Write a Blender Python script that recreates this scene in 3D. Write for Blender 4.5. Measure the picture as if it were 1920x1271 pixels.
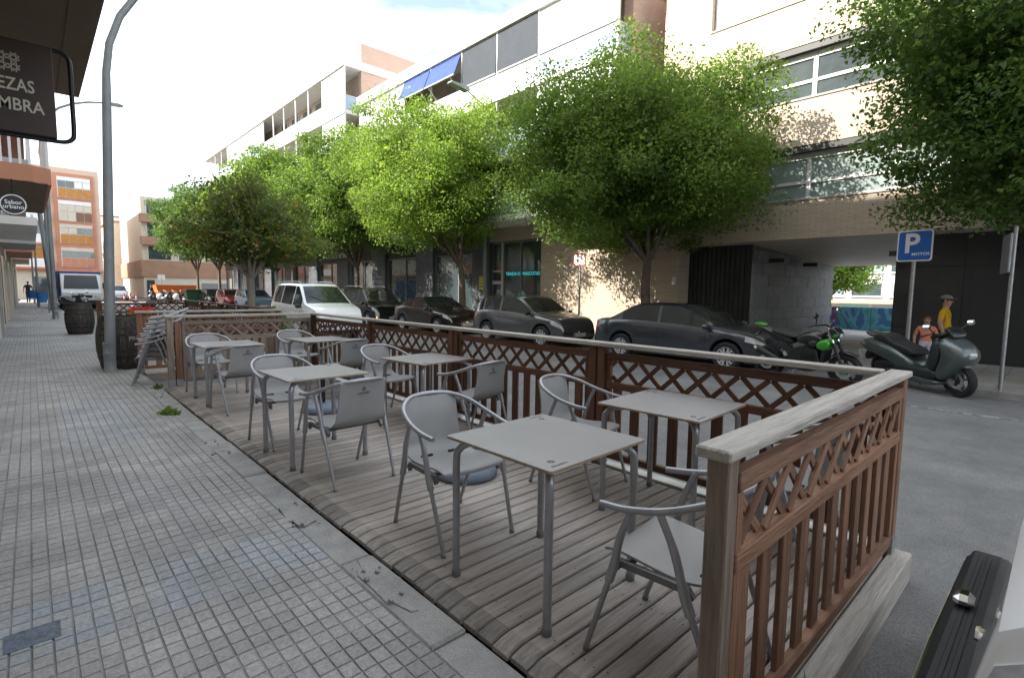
import bpy, bmesh, math, random
from math import sin, cos, pi, radians as rad, sqrt, atan2
from mathutils import Vector, Matrix, Euler, noise
for o in list(bpy.data.objects): bpy.data.objects.remove(o)
sc = bpy.context.scene
COL = sc.collection
R = random.Random(7)

# ---------------------------------------------------------------- camera
cam_d = bpy.data.cameras.new('camera'); cam = bpy.data.objects.new('camera', cam_d); COL.objects.link(cam)
sc.camera = cam
cam_d.sensor_width = 36.0; cam_d.lens = 18.24; cam_d.clip_end = 2000; cam_d.clip_start = 0.05
YAW, PITCH, ROLL, CH = rad(42.81), rad(-5.31), rad(0.77), 1.475
_f = Vector((sin(YAW)*cos(PITCH), cos(YAW)*cos(PITCH), sin(PITCH)))
_r = Vector((cos(YAW), -sin(YAW), 0)); _u = _r.cross(_f)
_r2 = _r*cos(ROLL) + _u*sin(ROLL); _u2 = _u*cos(ROLL) - _r*sin(ROLL)
cam.matrix_world = Matrix(((_r2.x, _u2.x, -_f.x, 0), (_r2.y, _u2.y, -_f.y, 0), (_r2.z, _u2.z, -_f.z, CH), (0, 0, 0, 1)))
sc.render.resolution_x = 1024; sc.render.resolution_y = 677
# ---------------------------------------------------------------- sky, sun, exposure
SUN_AZ, SUN_EL = rad(25), rad(35)      # sun stands to the left of the street, ahead of the camera
sun_dir = Vector((-cos(SUN_AZ)*cos(SUN_EL), sin(SUN_AZ)*cos(SUN_EL), sin(SUN_EL)))
w = bpy.data.worlds.new('World'); sc.world = w; w.use_nodes = True
nt = w.node_tree; nt.nodes.clear()
sky = nt.nodes.new('ShaderNodeTexSky'); sky.sky_type = 'NISHITA'; sky.sun_disc = False
sky.sun_elevation = SUN_EL; sky.sun_rotation = atan2(sun_dir.x, sun_dir.y)
sky.air_density = 1.0; sky.dust_density = 1.6; sky.ozone_density = 1.0
# thin high cloud over the whole sky
tc = nt.nodes.new('ShaderNodeTexCoord'); mp = nt.nodes.new('ShaderNodeMapping'); mp.inputs['Scale'].default_value = (1, 1, 2.6)
ns = nt.nodes.new('ShaderNodeTexNoise'); ns.inputs['Scale'].default_value = 2.2; ns.inputs['Detail'].default_value = 7; ns.inputs['Roughness'].default_value = .58
cr = nt.nodes.new('ShaderNodeValToRGB'); cr.color_ramp.elements[0].position = .36; cr.color_ramp.elements[1].position = .62
cr.color_ramp.elements[0].color = (.10, .10, .10, 1); cr.color_ramp.elements[1].color = (.8, .8, .8, 1)
mx = nt.nodes.new('ShaderNodeMixRGB'); mx.inputs[2].default_value = (8.8, 9.2, 9.5, 1)
bg = nt.nodes.new('ShaderNodeBackground'); bg.inputs['Strength'].default_value = .12
ou = nt.nodes.new('ShaderNodeOutputWorld')
L = nt.links.new
L(tc.outputs['Generated'], mp.inputs[0]); L(mp.outputs[0], ns.inputs['Vector']); L(ns.outputs['Fac'], cr.inputs[0])
L(cr.outputs[0], mx.inputs[0]); L(sky.outputs[0], mx.inputs[1]); L(mx.outputs[0], bg.inputs[0]); L(bg.outputs[0], ou.inputs[0])
sd = bpy.data.lights.new('sun', 'SUN'); sd.energy = 4.2; sd.angle = rad(.55); sd.color = (1, .93, .82)
so = bpy.data.objects.new('sun', sd); COL.objects.link(so); so.location = (-30, 20, 40)
so.rotation_euler = (-sun_dir).to_track_quat('-Z', 'Y').to_euler()
sc.view_settings.view_transform = 'Standard'; sc.view_settings.look = 'None'; sc.view_settings.gamma = 1
sc.view_settings.exposure = 1.55; sc.view_settings.use_curve_mapping = False
sc.render.engine = 'CYCLES'

# ---------------------------------------------------------------- materials
MATS = {}
def M(name, col, rough=.6, metal=0, col2=None, vs=4, vmix=1, bump=0, bs=60, rnd=0, spec=.5, coat=0, stretch=None, emit=0, obj=True, detail=6, trans=0, lo=.35, hi=.65):
    """procedural principled material: noise between two colours, noise bump, random tone per object"""
    if name in MATS: return MATS[name]
    m = bpy.data.materials.new(name); m.use_nodes = True; n = m.node_tree; b = n.nodes['Principled BSDF']; k = n.links.new
    b.inputs['Roughness'].default_value = rough; b.inputs['Metallic'].default_value = metal
    b.inputs['Specular IOR Level'].default_value = spec; b.inputs['Coat Weight'].default_value = coat; b.inputs['Coat Roughness'].default_value = .04
    b.inputs['Transmission Weight'].default_value = trans
    col = tuple(col)+(1,) if len(col) == 3 else col
    t = n.nodes.new('ShaderNodeTexCoord'); src = t.outputs['Object' if obj else 'Generated']
    if stretch:
        q = n.nodes.new('ShaderNodeMapping'); q.inputs['Scale'].default_value = stretch; k(src, q.inputs[0]); src = q.outputs[0]
        if rnd or True:
            oi = n.nodes.new('ShaderNodeObjectInfo'); cmb = n.nodes.new('ShaderNodeMath'); cmb.operation = 'MULTIPLY'; cmb.inputs[1].default_value = 37
            k(oi.outputs['Random'], cmb.inputs[0]); k(cmb.outputs[0], q.inputs['Location'])
    out = None
    if col2 is not None:
        x = n.nodes.new('ShaderNodeTexNoise'); x.inputs['Scale'].default_value = vs; x.inputs['Detail'].default_value = detail; x.inputs['Roughness'].default_value = .62
        k(src, x.inputs['Vector'])
        c = n.nodes.new('ShaderNodeValToRGB'); c.color_ramp.elements[0].position = lo; c.color_ramp.elements[1].position = hi
        c.color_ramp.elements[0].color = col; c.color_ramp.elements[1].color = tuple(col2)+(1,)
        k(x.outputs['Fac'], c.inputs[0]); out = c.outputs[0]
    if rnd:
        oi = n.nodes.new('ShaderNodeObjectInfo'); hs = n.nodes.new('ShaderNodeHueSaturation')
        mr = n.nodes.new('ShaderNodeMapRange'); mr.inputs[3].default_value = 1-rnd; mr.inputs[4].default_value = 1+rnd
        k(oi.outputs['Random'], mr.inputs[0]); k(mr.outputs[0], hs.inputs['Value'])
        if out: k(out, hs.inputs['Color'])
        else: hs.inputs['Color'].default_value = col
        out = hs.outputs[0]
    if out: k(out, b.inputs['Base Color'])
    else: b.inputs['Base Color'].default_value = col
    if bump:
        x = n.nodes.new('ShaderNodeTexNoise'); x.inputs['Scale'].default_value = bs; x.inputs['Detail'].default_value = 4; k(src, x.inputs['Vector'])
        u = n.nodes.new('ShaderNodeBump'); u.inputs['Strength'].default_value = bump; u.inputs['Distance'].default_value = .01
        k(x.outputs['Fac'], u.inputs['Height']); k(u.outputs[0], b.inputs['Normal'])
    if emit:
        b.inputs['Emission Color'].default_value = col; b.inputs['Emission Strength'].default_value = emit
    MATS[name] = m; return m
def wood(name, c1, c2, rough=.75, rnd=.2, bump=.5):
    return M(name, c1, rough, col2=c2, vs=3.0, bump=bump, bs=9, rnd=rnd, stretch=(1.2, 16, 16), detail=8, lo=.3, hi=.7)
def brick_mat(name, c1, c2, mortar, bw=.3, bh=.055, axis='YZ', ms=.012):
    m = bpy.data.materials.new(name); m.use_nodes = True; n = m.node_tree; b = n.nodes['Principled BSDF']; k = n.links.new
    g = n.nodes.new('ShaderNodeNewGeometry'); s = n.nodes.new('ShaderNodeSeparateXYZ'); c = n.nodes.new('ShaderNodeCombineXYZ')
    k(g.outputs['Position'], s.inputs[0]); k(s.outputs['Y' if axis == 'YZ' else 'X'], c.inputs[0]); k(s.outputs['Z'], c.inputs[1])
    br = n.nodes.new('ShaderNodeTexBrick'); k(c.outputs[0], br.inputs['Vector'])
    br.inputs['Scale'].default_value = 1; br.inputs['Brick Width'].default_value = bw; br.inputs['Row Height'].default_value = bh
    br.inputs['Mortar Size'].default_value = ms*.5; br.inputs['Mortar Smooth'].default_value = .2; br.inputs['Bias'].default_value = 0
    br.inputs['Color1'].default_value = c1+(1,); br.inputs['Color2'].default_value = c2+(1,); br.inputs['Mortar'].default_value = mortar+(1,)
    x = n.nodes.new('ShaderNodeTexNoise'); x.inputs['Scale'].default_value = .5; x.inputs['Detail'].default_value = 5; k(g.outputs['Position'], x.inputs['Vector'])
    mr = n.nodes.new('ShaderNodeMapRange'); mr.inputs[3].default_value = .82; mr.inputs[4].default_value = 1.15; k(x.outputs['Fac'], mr.inputs[0])
    h = n.nodes.new('ShaderNodeHueSaturation'); k(br.outputs['Color'], h.inputs['Color']); k(mr.outputs[0], h.inputs['Value']); k(h.outputs[0], b.inputs['Base Color'])
    u = n.nodes.new('ShaderNodeBump'); u.inputs['Strength'].default_value = .8; u.inputs['Distance'].default_value = .012; u.invert = True
    k(br.outputs['Fac'], u.inputs['Height']); k(u.outputs[0], b.inputs['Normal']); b.inputs['Roughness'].default_value = .85
    return m
def leaf_mat(name, c1, c2, c3=None):
    m = bpy.data.materials.new(name); m.use_nodes = True; n = m.node_tree; n.nodes.clear(); k = n.links.new
    g = n.nodes.new('ShaderNodeNewGeometry'); c = n.nodes.new('ShaderNodeValToRGB')
    c.color_ramp.elements[0].color = c1+(1,); c.color_ramp.elements[1].color = c2+(1,)
    if c3: e = c.color_ramp.elements.new(.9); e.color = c2+(1,); c.color_ramp.elements[-1].color = c3+(1,)
    k(g.outputs['Random Per Island'], c.inputs[0])
    x = n.nodes.new('ShaderNodeTexNoise'); x.inputs['Scale'].default_value = .9; k(g.outputs['Position'], x.inputs['Vector'])
    mr = n.nodes.new('ShaderNodeMapRange'); mr.inputs[1].default_value = .3; mr.inputs[2].default_value = .7; mr.inputs[3].default_value = .65; mr.inputs[4].default_value = 1.35; k(x.outputs['Fac'], mr.inputs[0])
    h = n.nodes.new('ShaderNodeHueSaturation'); k(c.outputs[0], h.inputs['Color']); k(mr.outputs[0], h.inputs['Value'])
    d = n.nodes.new('ShaderNodeBsdfDiffuse'); t = n.nodes.new('ShaderNodeBsdfTranslucent'); gl = n.nodes.new('ShaderNodeBsdfGlossy'); gl.inputs['Roughness'].default_value = .5
    gl.inputs['Color'].default_value = (.8, .8, .8, 1)
    h2 = n.nodes.new('ShaderNodeHueSaturation'); h2.inputs['Value'].default_value = 1.7; h2.inputs['Hue'].default_value = .485; k(h.outputs[0], h2.inputs['Color'])
    k(h.outputs[0], d.inputs[0]); k(h2.outputs[0], t.inputs[0])
    a = n.nodes.new('ShaderNodeMixShader'); a.inputs[0].default_value = .48; k(d.outputs[0], a.inputs[1]); k(t.outputs[0], a.inputs[2])
    a2 = n.nodes.new('ShaderNodeMixShader'); a2.inputs[0].default_value = .03; k(a.outputs[0], a2.inputs[1]); k(gl.outputs[0], a2.inputs[2])
    o = n.nodes.new('ShaderNodeOutputMaterial'); k(a2.outputs[0], o.inputs[0]); return m

# ---------------------------------------------------------------- mesh helpers
def link(o, parent=None):
    COL.objects.link(o)
    if parent: o.parent = parent
    return o
def tag(o, label=None, cat=None, group=None, kind=None):
    if label: o['label'] = label
    if cat: o['category'] = cat
    if group: o['group'] = group
    if kind: o['kind'] = kind
    return o
def thing(name, label, cat, loc=(0, 0, 0), rz=0, group=None):
    o = bpy.data.objects.new(name, None); o.empty_display_size = .2; link(o); o.location = loc; o.rotation_euler = (0, 0, rz)
    return tag(o, label, cat, group)
class MB:
    def __init__(s): s.v = []; s.f = []; s.m = []
    def add(s, v, f, mi=0, T=None):
        b = len(s.v); s.v += [tuple(T @ Vector(p)) for p in v] if T is not None else [tuple(p) for p in v]
        s.f += [tuple(i+b for i in q) for q in f]; s.m += [mi]*len(f); return s
    def box(s, x0, x1, y0, y1, z0, z1, mi=0, T=None):
        v = [(x, y, z) for z in (z0, z1) for y in (y0, y1) for x in (x0, x1)]
        return s.add(v, [(0, 2, 3, 1), (4, 5, 7, 6), (0, 1, 5, 4), (1, 3, 7, 5), (3, 2, 6, 7), (2, 0, 4, 6)], mi, T)
    def cbox(s, x0, x1, y0, y1, z0, z1, c=.004, mi=0, T=None):
        X = (x0, x1); Y = (y0, y1); Z = (z0, z1); v = []; ix = {}
        for i in (0, 1):
            for j in (0, 1):
                for k in (0, 1):
                    sx, sy, sz = (1-2*i)*c, (1-2*j)*c, (1-2*k)*c
                    for a, p in enumerate(((X[i], Y[j]+sy, Z[k]+sz), (X[i]+sx, Y[j], Z[k]+sz), (X[i]+sx, Y[j]+sy, Z[k]))):
                        ix[i, j, k, a] = len(v); v.append(p)
        f = []
        for i in (0, 1):
            q = [ix[i, 0, 0, 0], ix[i, 1, 0, 0], ix[i, 1, 1, 0], ix[i, 0, 1, 0]]; f.append(q if i else q[::-1])
            q = [ix[0, i, 0, 1], ix[0, i, 1, 1], ix[1, i, 1, 1], ix[1, i, 0, 1]]; f.append(q if i else q[::-1])
            q = [ix[0, 0, i, 2], ix[1, 0, i, 2], ix[1, 1, i, 2], ix[0, 1, i, 2]]; f.append(q if i else q[::-1])
        for a in (0, 1):
            for b in (0, 1):
                f.append([ix[a, b, 0, 0], ix[a, b, 1, 0], ix[a, b, 1, 1], ix[a, b, 0, 1]] if (a == b) else [ix[a, b, 0, 1], ix[a, b, 1, 1], ix[a, b, 1, 0], ix[a, b, 0, 0]])
                f.append([ix[a, 0, b, 2], ix[a, 1, b, 2], ix[a, 1, b, 0], ix[a, 0, b, 0]] if (a == b) else [ix[a, 0, b, 0], ix[a, 1, b, 0], ix[a, 1, b, 2], ix[a, 0, b, 2]])
                f.append([ix[0, a, b, 1], ix[1, a, b, 1], ix[1, a, b, 2], ix[0, a, b, 2]] if (a == b) else [ix[0, a, b, 2], ix[1, a, b, 2], ix[1, a, b, 1], ix[0, a, b, 1]])
        for i in (0, 1):
            for j in (0, 1):
                for k in (0, 1):
                    q = [ix[i, j, k, 0], ix[i, j, k, 1], ix[i, j, k, 2]]; f.append(q if (i+j+k) % 2 else q[::-1])
        return s.add(v, f, mi, T)
    def tube(s, pts, r, n=8, mi=0, cap=True, T=None):
        pts = [Vector(p) for p in pts]; rs = r if isinstance(r, (list, tuple)) else [r]*len(pts)
        v = []; f = []; up = None
        for i, p in enumerate(pts):
            d = (pts[min(i+1, len(pts)-1)]-pts[max(i-1, 0)]).normalized()
            if up is None:
                up = Vector((0, 0, 1)) if abs(d.z) < .9 else Vector((1, 0, 0))
            a = d.cross(up).normalized(); up = a.cross(d).normalized()
            for k in range(n):
                t = 2*pi*k/n; v.append(p+(a*cos(t)+up*sin(t))*rs[i])
        for i in range(len(pts)-1):
            for k in range(n):
                f.append((i*n+k, i*n+(k+1) % n, (i+1)*n+(k+1) % n, (i+1)*n+k))
        if cap: f.append(tuple(range(n))[::-1]); f.append(tuple((len(pts)-1)*n+k for k in range(n)))
        f = [q[::-1] for q in f]
        return s.add(v, f, mi, T)
    def lathe(s, prof, n=20, mi=0, T=None, axis='z'):
        v = []; f = []
        for r, z in prof:
            for k in range(n):
                t = 2*pi*k/n; p = (r*cos(t), r*sin(t), z)
                v.append(p if axis == 'z' else ((p[2], p[0], p[1]) if axis == 'x' else (p[1], p[2], p[0])))
        for i in range(len(prof)-1):
            for k in range(n): f.append((i*n+k, i*n+(k+1) % n, (i+1)*n+(k+1) % n, (i+1)*n+k))
        cl = prof[0] == prof[-1]
        if prof[0][0] > 1e-6 and not cl: f.append(tuple(range(n))[::-1])
        if prof[-1][0] > 1e-6 and not cl: f.append(tuple((len(prof)-1)*n+k for k in range(n)))
        return s.add(v, f, mi, T)
    def prism(s, poly, h0, h1, axis='y', mi=0, T=None, bev=0):
        """poly in the plane across axis, extruded h0..h1, optional edge bevel"""
        n = len(poly); lv = [(h0, 0)] if not bev else [(h0, bev), (h0+bev, 0)]
        lv += [(h1, 0)] if not bev else [(h1-bev, 0), (h1, bev)]
        cx = sum(p[0] for p in poly)/n; cy = sum(p[1] for p in poly)/n
        v = []
        for h, b in lv:
            for (a, c) in poly:
                d = sqrt((a-cx)**2+(c-cy)**2) or 1; q = 1-b/d; a2, c2 = cx+(a-cx)*q, cy+(c-cy)*q
                v.append((a2, h, c2) if axis == 'y' else ((h, a2, c2) if axis == 'x' else (a2, c2, h)))
        f = [tuple(range(n)), tuple((len(lv)-1)*n+k for k in range(n))[::-1]]
        for i in range(len(lv)-1):
            for k in range(n): f.append((i*n+k, (i+1)*n+k, (i+1)*n+(k+1) % n, i*n+(k+1) % n))
        return s.add(v, f, mi, T)
    def pod(s, poly, w, k=.72, axis='y', mi=0, T=None):
        """side profile lofted across its width, shrinking towards both flanks"""
        n = len(poly); cx = sum(p[0] for p in poly)/n; cy = sum(p[1] for p in poly)/n; v = []
        lv = [(-w, k), (-.78*w, k+(1-k)*.7), (0, 1), (.78*w, k+(1-k)*.7), (w, k)]
        for h, q in lv: v += [(cx+(a-cx)*q, h, cy+(c-cy)*q) for a, c in poly]
        f = [tuple(range(n)), tuple(4*n+i for i in range(n))[::-1]]
        for i in range(4):
            for j in range(n): f.append((i*n+j, (i+1)*n+j, (i+1)*n+(j+1) % n, i*n+(j+1) % n))
        return s.add(v, f, mi, T)
    def sphere(s, c, r, n=10, mi=0, T=None):
        rx, ry, rz = r if isinstance(r, (tuple, list)) else (r, r, r); h = max(5, n//2+1)
        v = []; f = []
        for i in range(h+1):
            a = pi*i/h
            for k in range(n):
                t = 2*pi*k/n; v.append((c[0]+rx*sin(a)*cos(t), c[1]+ry*sin(a)*sin(t), c[2]-rz*cos(a)))
        for i in range(h):
            for k in range(n): f.append((i*n+k, i*n+(k+1) % n, (i+1)*n+(k+1) % n, (i+1)*n+k))
        return s.add(v, f, mi, T)
    def mesh(s, name, mats, smooth=False, fix=False, weld=False):
        me = bpy.data.meshes.new(name); me.from_pydata(s.v, [], s.f)
        for m in (mats if isinstance(mats, (list, tuple)) else [mats]): me.materials.append(m)
        me.polygons.foreach_set('material_index', s.m)
        if fix or weld:
            b = bmesh.new(); b.from_mesh(me)
            if weld: bmesh.ops.remove_doubles(b, verts=b.verts, dist=1e-4)
            bmesh.ops.recalc_face_normals(b, faces=b.faces); b.to_mesh(me); b.free()
        if smooth:
            me.polygons.foreach_set('use_smooth', [True]*len(me.polygons))
            try: me.set_sharp_from_angle(angle=rad(smooth if smooth is not True else 40))
            except Exception: pass
        me.update(); return me
    def obj(s, name, mats, parent=None, smooth=False, fix=False, weld=False):
        return link(bpy.data.objects.new(name, s.mesh(name, mats, smooth, fix, weld)), parent)
def inst(name, me, parent=None, mat=None, loc=None):
    o = bpy.data.objects.new(name, me); link(o, parent)
    if mat is not None: o.matrix_local = mat
    elif loc is not None: o.location = loc
    return o
def soft(o, lv=2):
    """round a blocky part with a subdivision surface"""
    m = o.modifiers.new('round', 'SUBSURF'); m.levels = lv; m.render_levels = lv
    for p in o.data.polygons: p.use_smooth = True
    return o
def copy_tree(o, parent=None):
    c = o.copy(); COL.objects.link(c)
    if parent: c.parent = parent; c.matrix_parent_inverse.identity()
    for ch in list(o.children): copy_tree(ch, c)
    return c
_pc = {}
def beam(name, p0, p1, w, t, mat, parent=None, up=(0, 0, 1), c=.004):
    """chamfered timber from p0 to p1; w across 'side', t along 'up'; local x is the grain"""
    p0 = Vector(p0); p1 = Vector(p1); d = p1-p0; ln = d.length; key = (round(ln, 3), w, t, mat.name, c)
    if key not in _pc: _pc[key] = MB().cbox(-ln/2, ln/2, -w/2, w/2, -t/2, t/2, c).mesh(name, mat)
    x = d.normalized(); z = Vector(up); y = z.cross(x).normalized(); z = x.cross(y)
    m = Matrix(((x.x, y.x, z.x, 0), (x.y, y.y, z.y, 0), (x.z, y.z, z.z, 0), (0, 0, 0, 1))); m.translation = (p0+p1)/2
    return inst(name, _pc[key], parent, m)
def text_mesh(txt, size, mat, extrude=.001, align='CENTER', name='lettering', sx=1, bold=0):
    c = bpy.data.curves.new('txt', 'FONT'); c.body = txt; c.size = size; c.extrude = extrude; c.align_x = align; c.align_y = 'CENTER'; c.resolution_u = 3; c.offset = bold
    o = bpy.data.objects.new('txt', c); COL.objects.link(o)
    me = bpy.data.meshes.new_from_object(o); me.name = name; me.materials.clear(); me.materials.append(mat)
    bpy.data.objects.remove(o); bpy.data.curves.remove(c)
    if sx != 1:
        for v in me.vertices: v.co.x *= sx
    return me
def frame_mat(o, x, y):
    """matrix with local x, y directions and origin (z out of the face)"""
    x = Vector(x).normalized(); y = Vector(y).normalized(); z = x.cross(y)
    m = Matrix(((x.x, y.x, z.x, 0), (x.y, y.y, z.y, 0), (x.z, y.z, z.z, 0), (0, 0, 0, 1))); m.translation = Vector(o); return m
# ---------------------------------------------------------------- setting: ground, road, pavements
ROADZ = -.17; PAVZ = -.05; SWZ = -.02
m_asph = M('asphalt', (.13, .129, .129), .9, col2=(.20, .197, .192), vs=1.3, bump=.9, bs=130, lo=.3, hi=.72)
def _speckle(m, sc_, amt):
    n = m.node_tree; b = n.nodes['Principled BSDF']; k = n.links.new
    src = b.inputs['Base Color'].links[0].from_socket
    t = n.nodes.new('ShaderNodeNewGeometry'); x = n.nodes.new('ShaderNodeTexNoise'); x.inputs['Scale'].default_value = sc_; x.inputs['Detail'].default_value = 3
    k(t.outputs['Position'], x.inputs['Vector']); r = n.nodes.new('ShaderNodeMapRange'); r.inputs[1].default_value = .3; r.inputs[2].default_value = .7
    r.inputs[3].default_value = 1-amt; r.inputs[4].default_value = 1+amt; k(x.outputs['Fac'], r.inputs[0])
    h = n.nodes.new('ShaderNodeHueSaturation'); k(src, h.inputs['Color']); k(r.outputs[0], h.inputs['Value']); k(h.outputs[0], b.inputs['Base Color'])
_speckle(m_asph, 90, .28); _speckle(m_asph, .55, .14); _speckle(m_asph, 6, .08)
m_conc = M('concrete', (.24, .235, .225), .9, col2=(.34, .33, .31), vs=5, bump=.8, bs=60); _speckle(m_conc, 120, .15)
m_white_paint = M('road_paint', (.42, .42, .41), .8, col2=(.15, .15, .15), vs=7, lo=.42, hi=.56)
def grid_mat(name, c1, c2, px, py, joint=.1, grow=1.0):
    """small paving cells: tone per cell, dark joints with relief"""
    m = bpy.data.materials.new(name); m.use_nodes = True; n = m.node_tree; b = n.nodes['Principled BSDF']; k = n.links.new
    g = n.nodes.new('ShaderNodeNewGeometry'); br = n.nodes.new('ShaderNodeTexBrick'); br.offset = 0
    k(g.outputs['Position'], br.inputs['Vector']); br.inputs['Scale'].default_value = 1; br.inputs['Brick Width'].default_value = px; br.inputs['Row Height'].default_value = py
    br.inputs['Mortar Size'].default_value = joint*.5; br.inputs['Mortar Smooth'].default_value = .3
    br.inputs['Color1'].default_value = c1+(1,); br.inputs['Color2'].default_value = c2+(1,); br.inputs['Mortar'].default_value = tuple(x*.55 for x in c1)+(1,)
    x = n.nodes.new('ShaderNodeTexNoise'); x.inputs['Scale'].default_value = .8; x.inputs['Detail'].default_value = 8; k(g.outputs['Position'], x.inputs['Vector'])
    r = n.nodes.new('ShaderNodeMapRange'); r.inputs[1].default_value = .3; r.inputs[2].default_value = .7; r.inputs[3].default_value = .78; r.inputs[4].default_value = 1.2; k(x.outputs['Fac'], r.inputs[0])
    h = n.nodes.new('ShaderNodeHueSaturation'); k(br.outputs['Color'], h.inputs['Color']); k(r.outputs[0], h.inputs['Value']); k(h.outputs[0], b.inputs['Base Color'])
    u = n.nodes.new('ShaderNodeBump'); u.invert = True; u.inputs['Strength'].default_value = .7; u.inputs['Distance'].default_value = .01; k(br.outputs['Fac'], u.inputs['Height']); k(u.outputs[0], b.inputs['Normal'])
    b.inputs['Roughness'].default_value = .85; return m
m_cells = grid_mat('paving_cells', (.25, .245, .24), (.30, .29, .285), .068, .085, .008)
m_pav = grid_mat('pavement_slabs', (.26, .25, .235), (.31, .30, .28), .4, .4, .012)
m_plaza = grid_mat('plaza_paving', (.42, .41, .4), (.5, .49, .47), .6, .3, .012)
def sheet(name, x0, x1, y0, y1, z, mat, kind='structure'):
    return tag(MB().add([(x0, y0, z), (x1, y0, z), (x1, y1, z), (x0, y1, z)], [(0, 1, 2, 3)]).obj(name, mat), kind=kind)
sheet('ground', -600, 600, -600, 900, -.21, M('earth', (.2, .19, .17), .95, col2=(.26, .25, .22), vs=.3))
sheet('road', 1.30, 12.45, -40, 150, ROADZ, m_asph)
sheet('side_road', -40, 60, 62, 74, ROADZ+.004, m_asph)
sheet('plaza', 15.3, 60, -6, 30, PAVZ-.004, m_plaza)
# left pavement: slab, tiles, kerb stones
pl = tag(MB().box(-.75, 1.15, -12, 75, -.3, -.0252).obj('left_pavement', [M('grout', (.17, .162, .15), .9, col2=(.28, .27, .25), vs=3)]), kind='structure')
far_pav = tag(MB().add([(-.75, 14.0, -.02), (1.15, 14.0, -.02), (1.15, 75, -.02), (-.75, 75, -.02)], [(0, 1, 2, 3)]).obj('paving_field', m_cells, pl), kind='stuff')
def tile_material():
    m = bpy.data.materials.new('pavement_tile'); m.use_nodes = True; n = m.node_tree; b = n.nodes['Principled BSDF']; k = n.links.new
    g = n.nodes.new('ShaderNodeNewGeometry')
    sn = n.nodes.new('ShaderNodeVectorMath'); sn.operation = 'SNAP'; sn.inputs[1].default_value = (.204, .17, 10); k(g.outputs['Position'], sn.inputs[0])
    wn = n.nodes.new('ShaderNodeTexWhiteNoise'); wn.noise_dimensions = '3D'; k(sn.outputs[0], wn.inputs['Vector'])
    c = n.nodes.new('ShaderNodeValToRGB'); e = c.color_ramp.elements
    e[0].color = (.255, .245, .232, 1); e[1].color = (.325, .31, .288, 1); q = e.new(.5); q.color = (.288, .276, .26, 1); k(wn.outputs['Value'], c.inputs[0])
    x = n.nodes.new('ShaderNodeTexNoise'); x.inputs['Scale'].default_value = 1.1; x.inputs['Detail'].default_value = 9; x.inputs['Roughness'].default_value = .65; k(g.outputs['Position'], x.inputs['Vector'])
    r = n.nodes.new('ShaderNodeMapRange'); r.inputs[1].default_value = .28; r.inputs[2].default_value = .72; r.inputs[3].default_value = .72; r.inputs[4].default_value = 1.25; k(x.outputs['Fac'], r.inputs[0])
    x2 = n.nodes.new('ShaderNodeTexNoise'); x2.inputs['Scale'].default_value = 70; x2.inputs['Detail'].default_value = 4; k(g.outputs['Position'], x2.inputs['Vector'])
    r2 = n.nodes.new('ShaderNodeMapRange'); r2.inputs[1].default_value = .3; r2.inputs[2].default_value = .7; r2.inputs[3].default_value = .8; r2.inputs[4].default_value = 1.2; k(x2.outputs['Fac'], r2.inputs[0])
    mu = n.nodes.new('ShaderNodeMath'); mu.operation = 'MULTIPLY'; k(r.outputs[0], mu.inputs[0]); k(r2.outputs[0], mu.inputs[1])
    # pale bluish cement film left where the paving was repaired (a stain with its own outline)
    s = n.nodes.new('ShaderNodeSeparateXYZ'); k(g.outputs['Position'], s.inputs[0])
    def band(sock, lo, hi):
        a = n.nodes.new('ShaderNodeMath'); a.operation = 'GREATER_THAN'; a.inputs[1].default_value = lo; k(sock, a.inputs[0])
        d = n.nodes.new('ShaderNodeMath'); d.operation = 'LESS_THAN'; d.inputs[1].default_value = hi; k(sock, d.inputs[0])
        p = n.nodes.new('ShaderNodeMath'); p.operation = 'MULTIPLY'; k(a.outputs[0], p.inputs[0]); k(d.outputs[0], p.inputs[1]); return p.outputs[0]
    p = n.nodes.new('ShaderNodeMath'); p.operation = 'MULTIPLY'; k(band(s.outputs['X'], -.5, 1.2), p.inputs[0]); k(band(s.outputs['Y'], 2.72, 3.23), p.inputs[1])
    p2 = n.nodes.new('ShaderNodeMath'); p2.operation = 'MULTIPLY'; k(band(s.outputs['X'], .16, .8), p2.inputs[0]); k(band(s.outputs['Y'], 6.1, 8.6), p2.inputs[1])
    pa = n.nodes.new('ShaderNodeMath'); pa.operation = 'MAXIMUM'; k(p.outputs[0], pa.inputs[0]); k(p2.outputs[0], pa.inputs[1])
    x3 = n.nodes.new('ShaderNodeTexNoise'); x3.inputs['Scale'].default_value = 5; x3.inputs['Detail'].default_value = 5; k(g.outputs['Position'], x3.inputs['Vector'])
    r3 = n.nodes.new('ShaderNodeMapRange'); r3.inputs[1].default_value = .35; r3.inputs[2].default_value = .62; r3.inputs[4].default_value = .5; k(x3.outputs['Fac'], r3.inputs[0])
    pm = n.nodes.new('ShaderNodeMath'); pm.operation = 'MULTIPLY'; k(pa.outputs[0], pm.inputs[0]); k(r3.outputs[0], pm.inputs[1])
    mix = n.nodes.new('ShaderNodeMixRGB'); mix.inputs[2].default_value = (.27, .31, .35, 1); k(pm.outputs[0], mix.inputs[0]); k(c.outputs[0], mix.inputs[1])
    h = n.nodes.new('ShaderNodeHueSaturation'); k(mix.outputs[0], h.inputs['Color']); k(mu.outputs[0], h.inputs['Value']); k(h.outputs[0], b.inputs['Base Color'])
    u = n.nodes.new('ShaderNodeBump'); u.inputs['Strength'].default_value = .5; u.inputs['Distance'].default_value = .006; k(x2.outputs['Fac'], u.inputs['Height']); k(u.outputs[0], b.inputs['Normal'])
    b.inputs['Roughness'].default_value = .82; return m
m_tile = tile_material()
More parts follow.
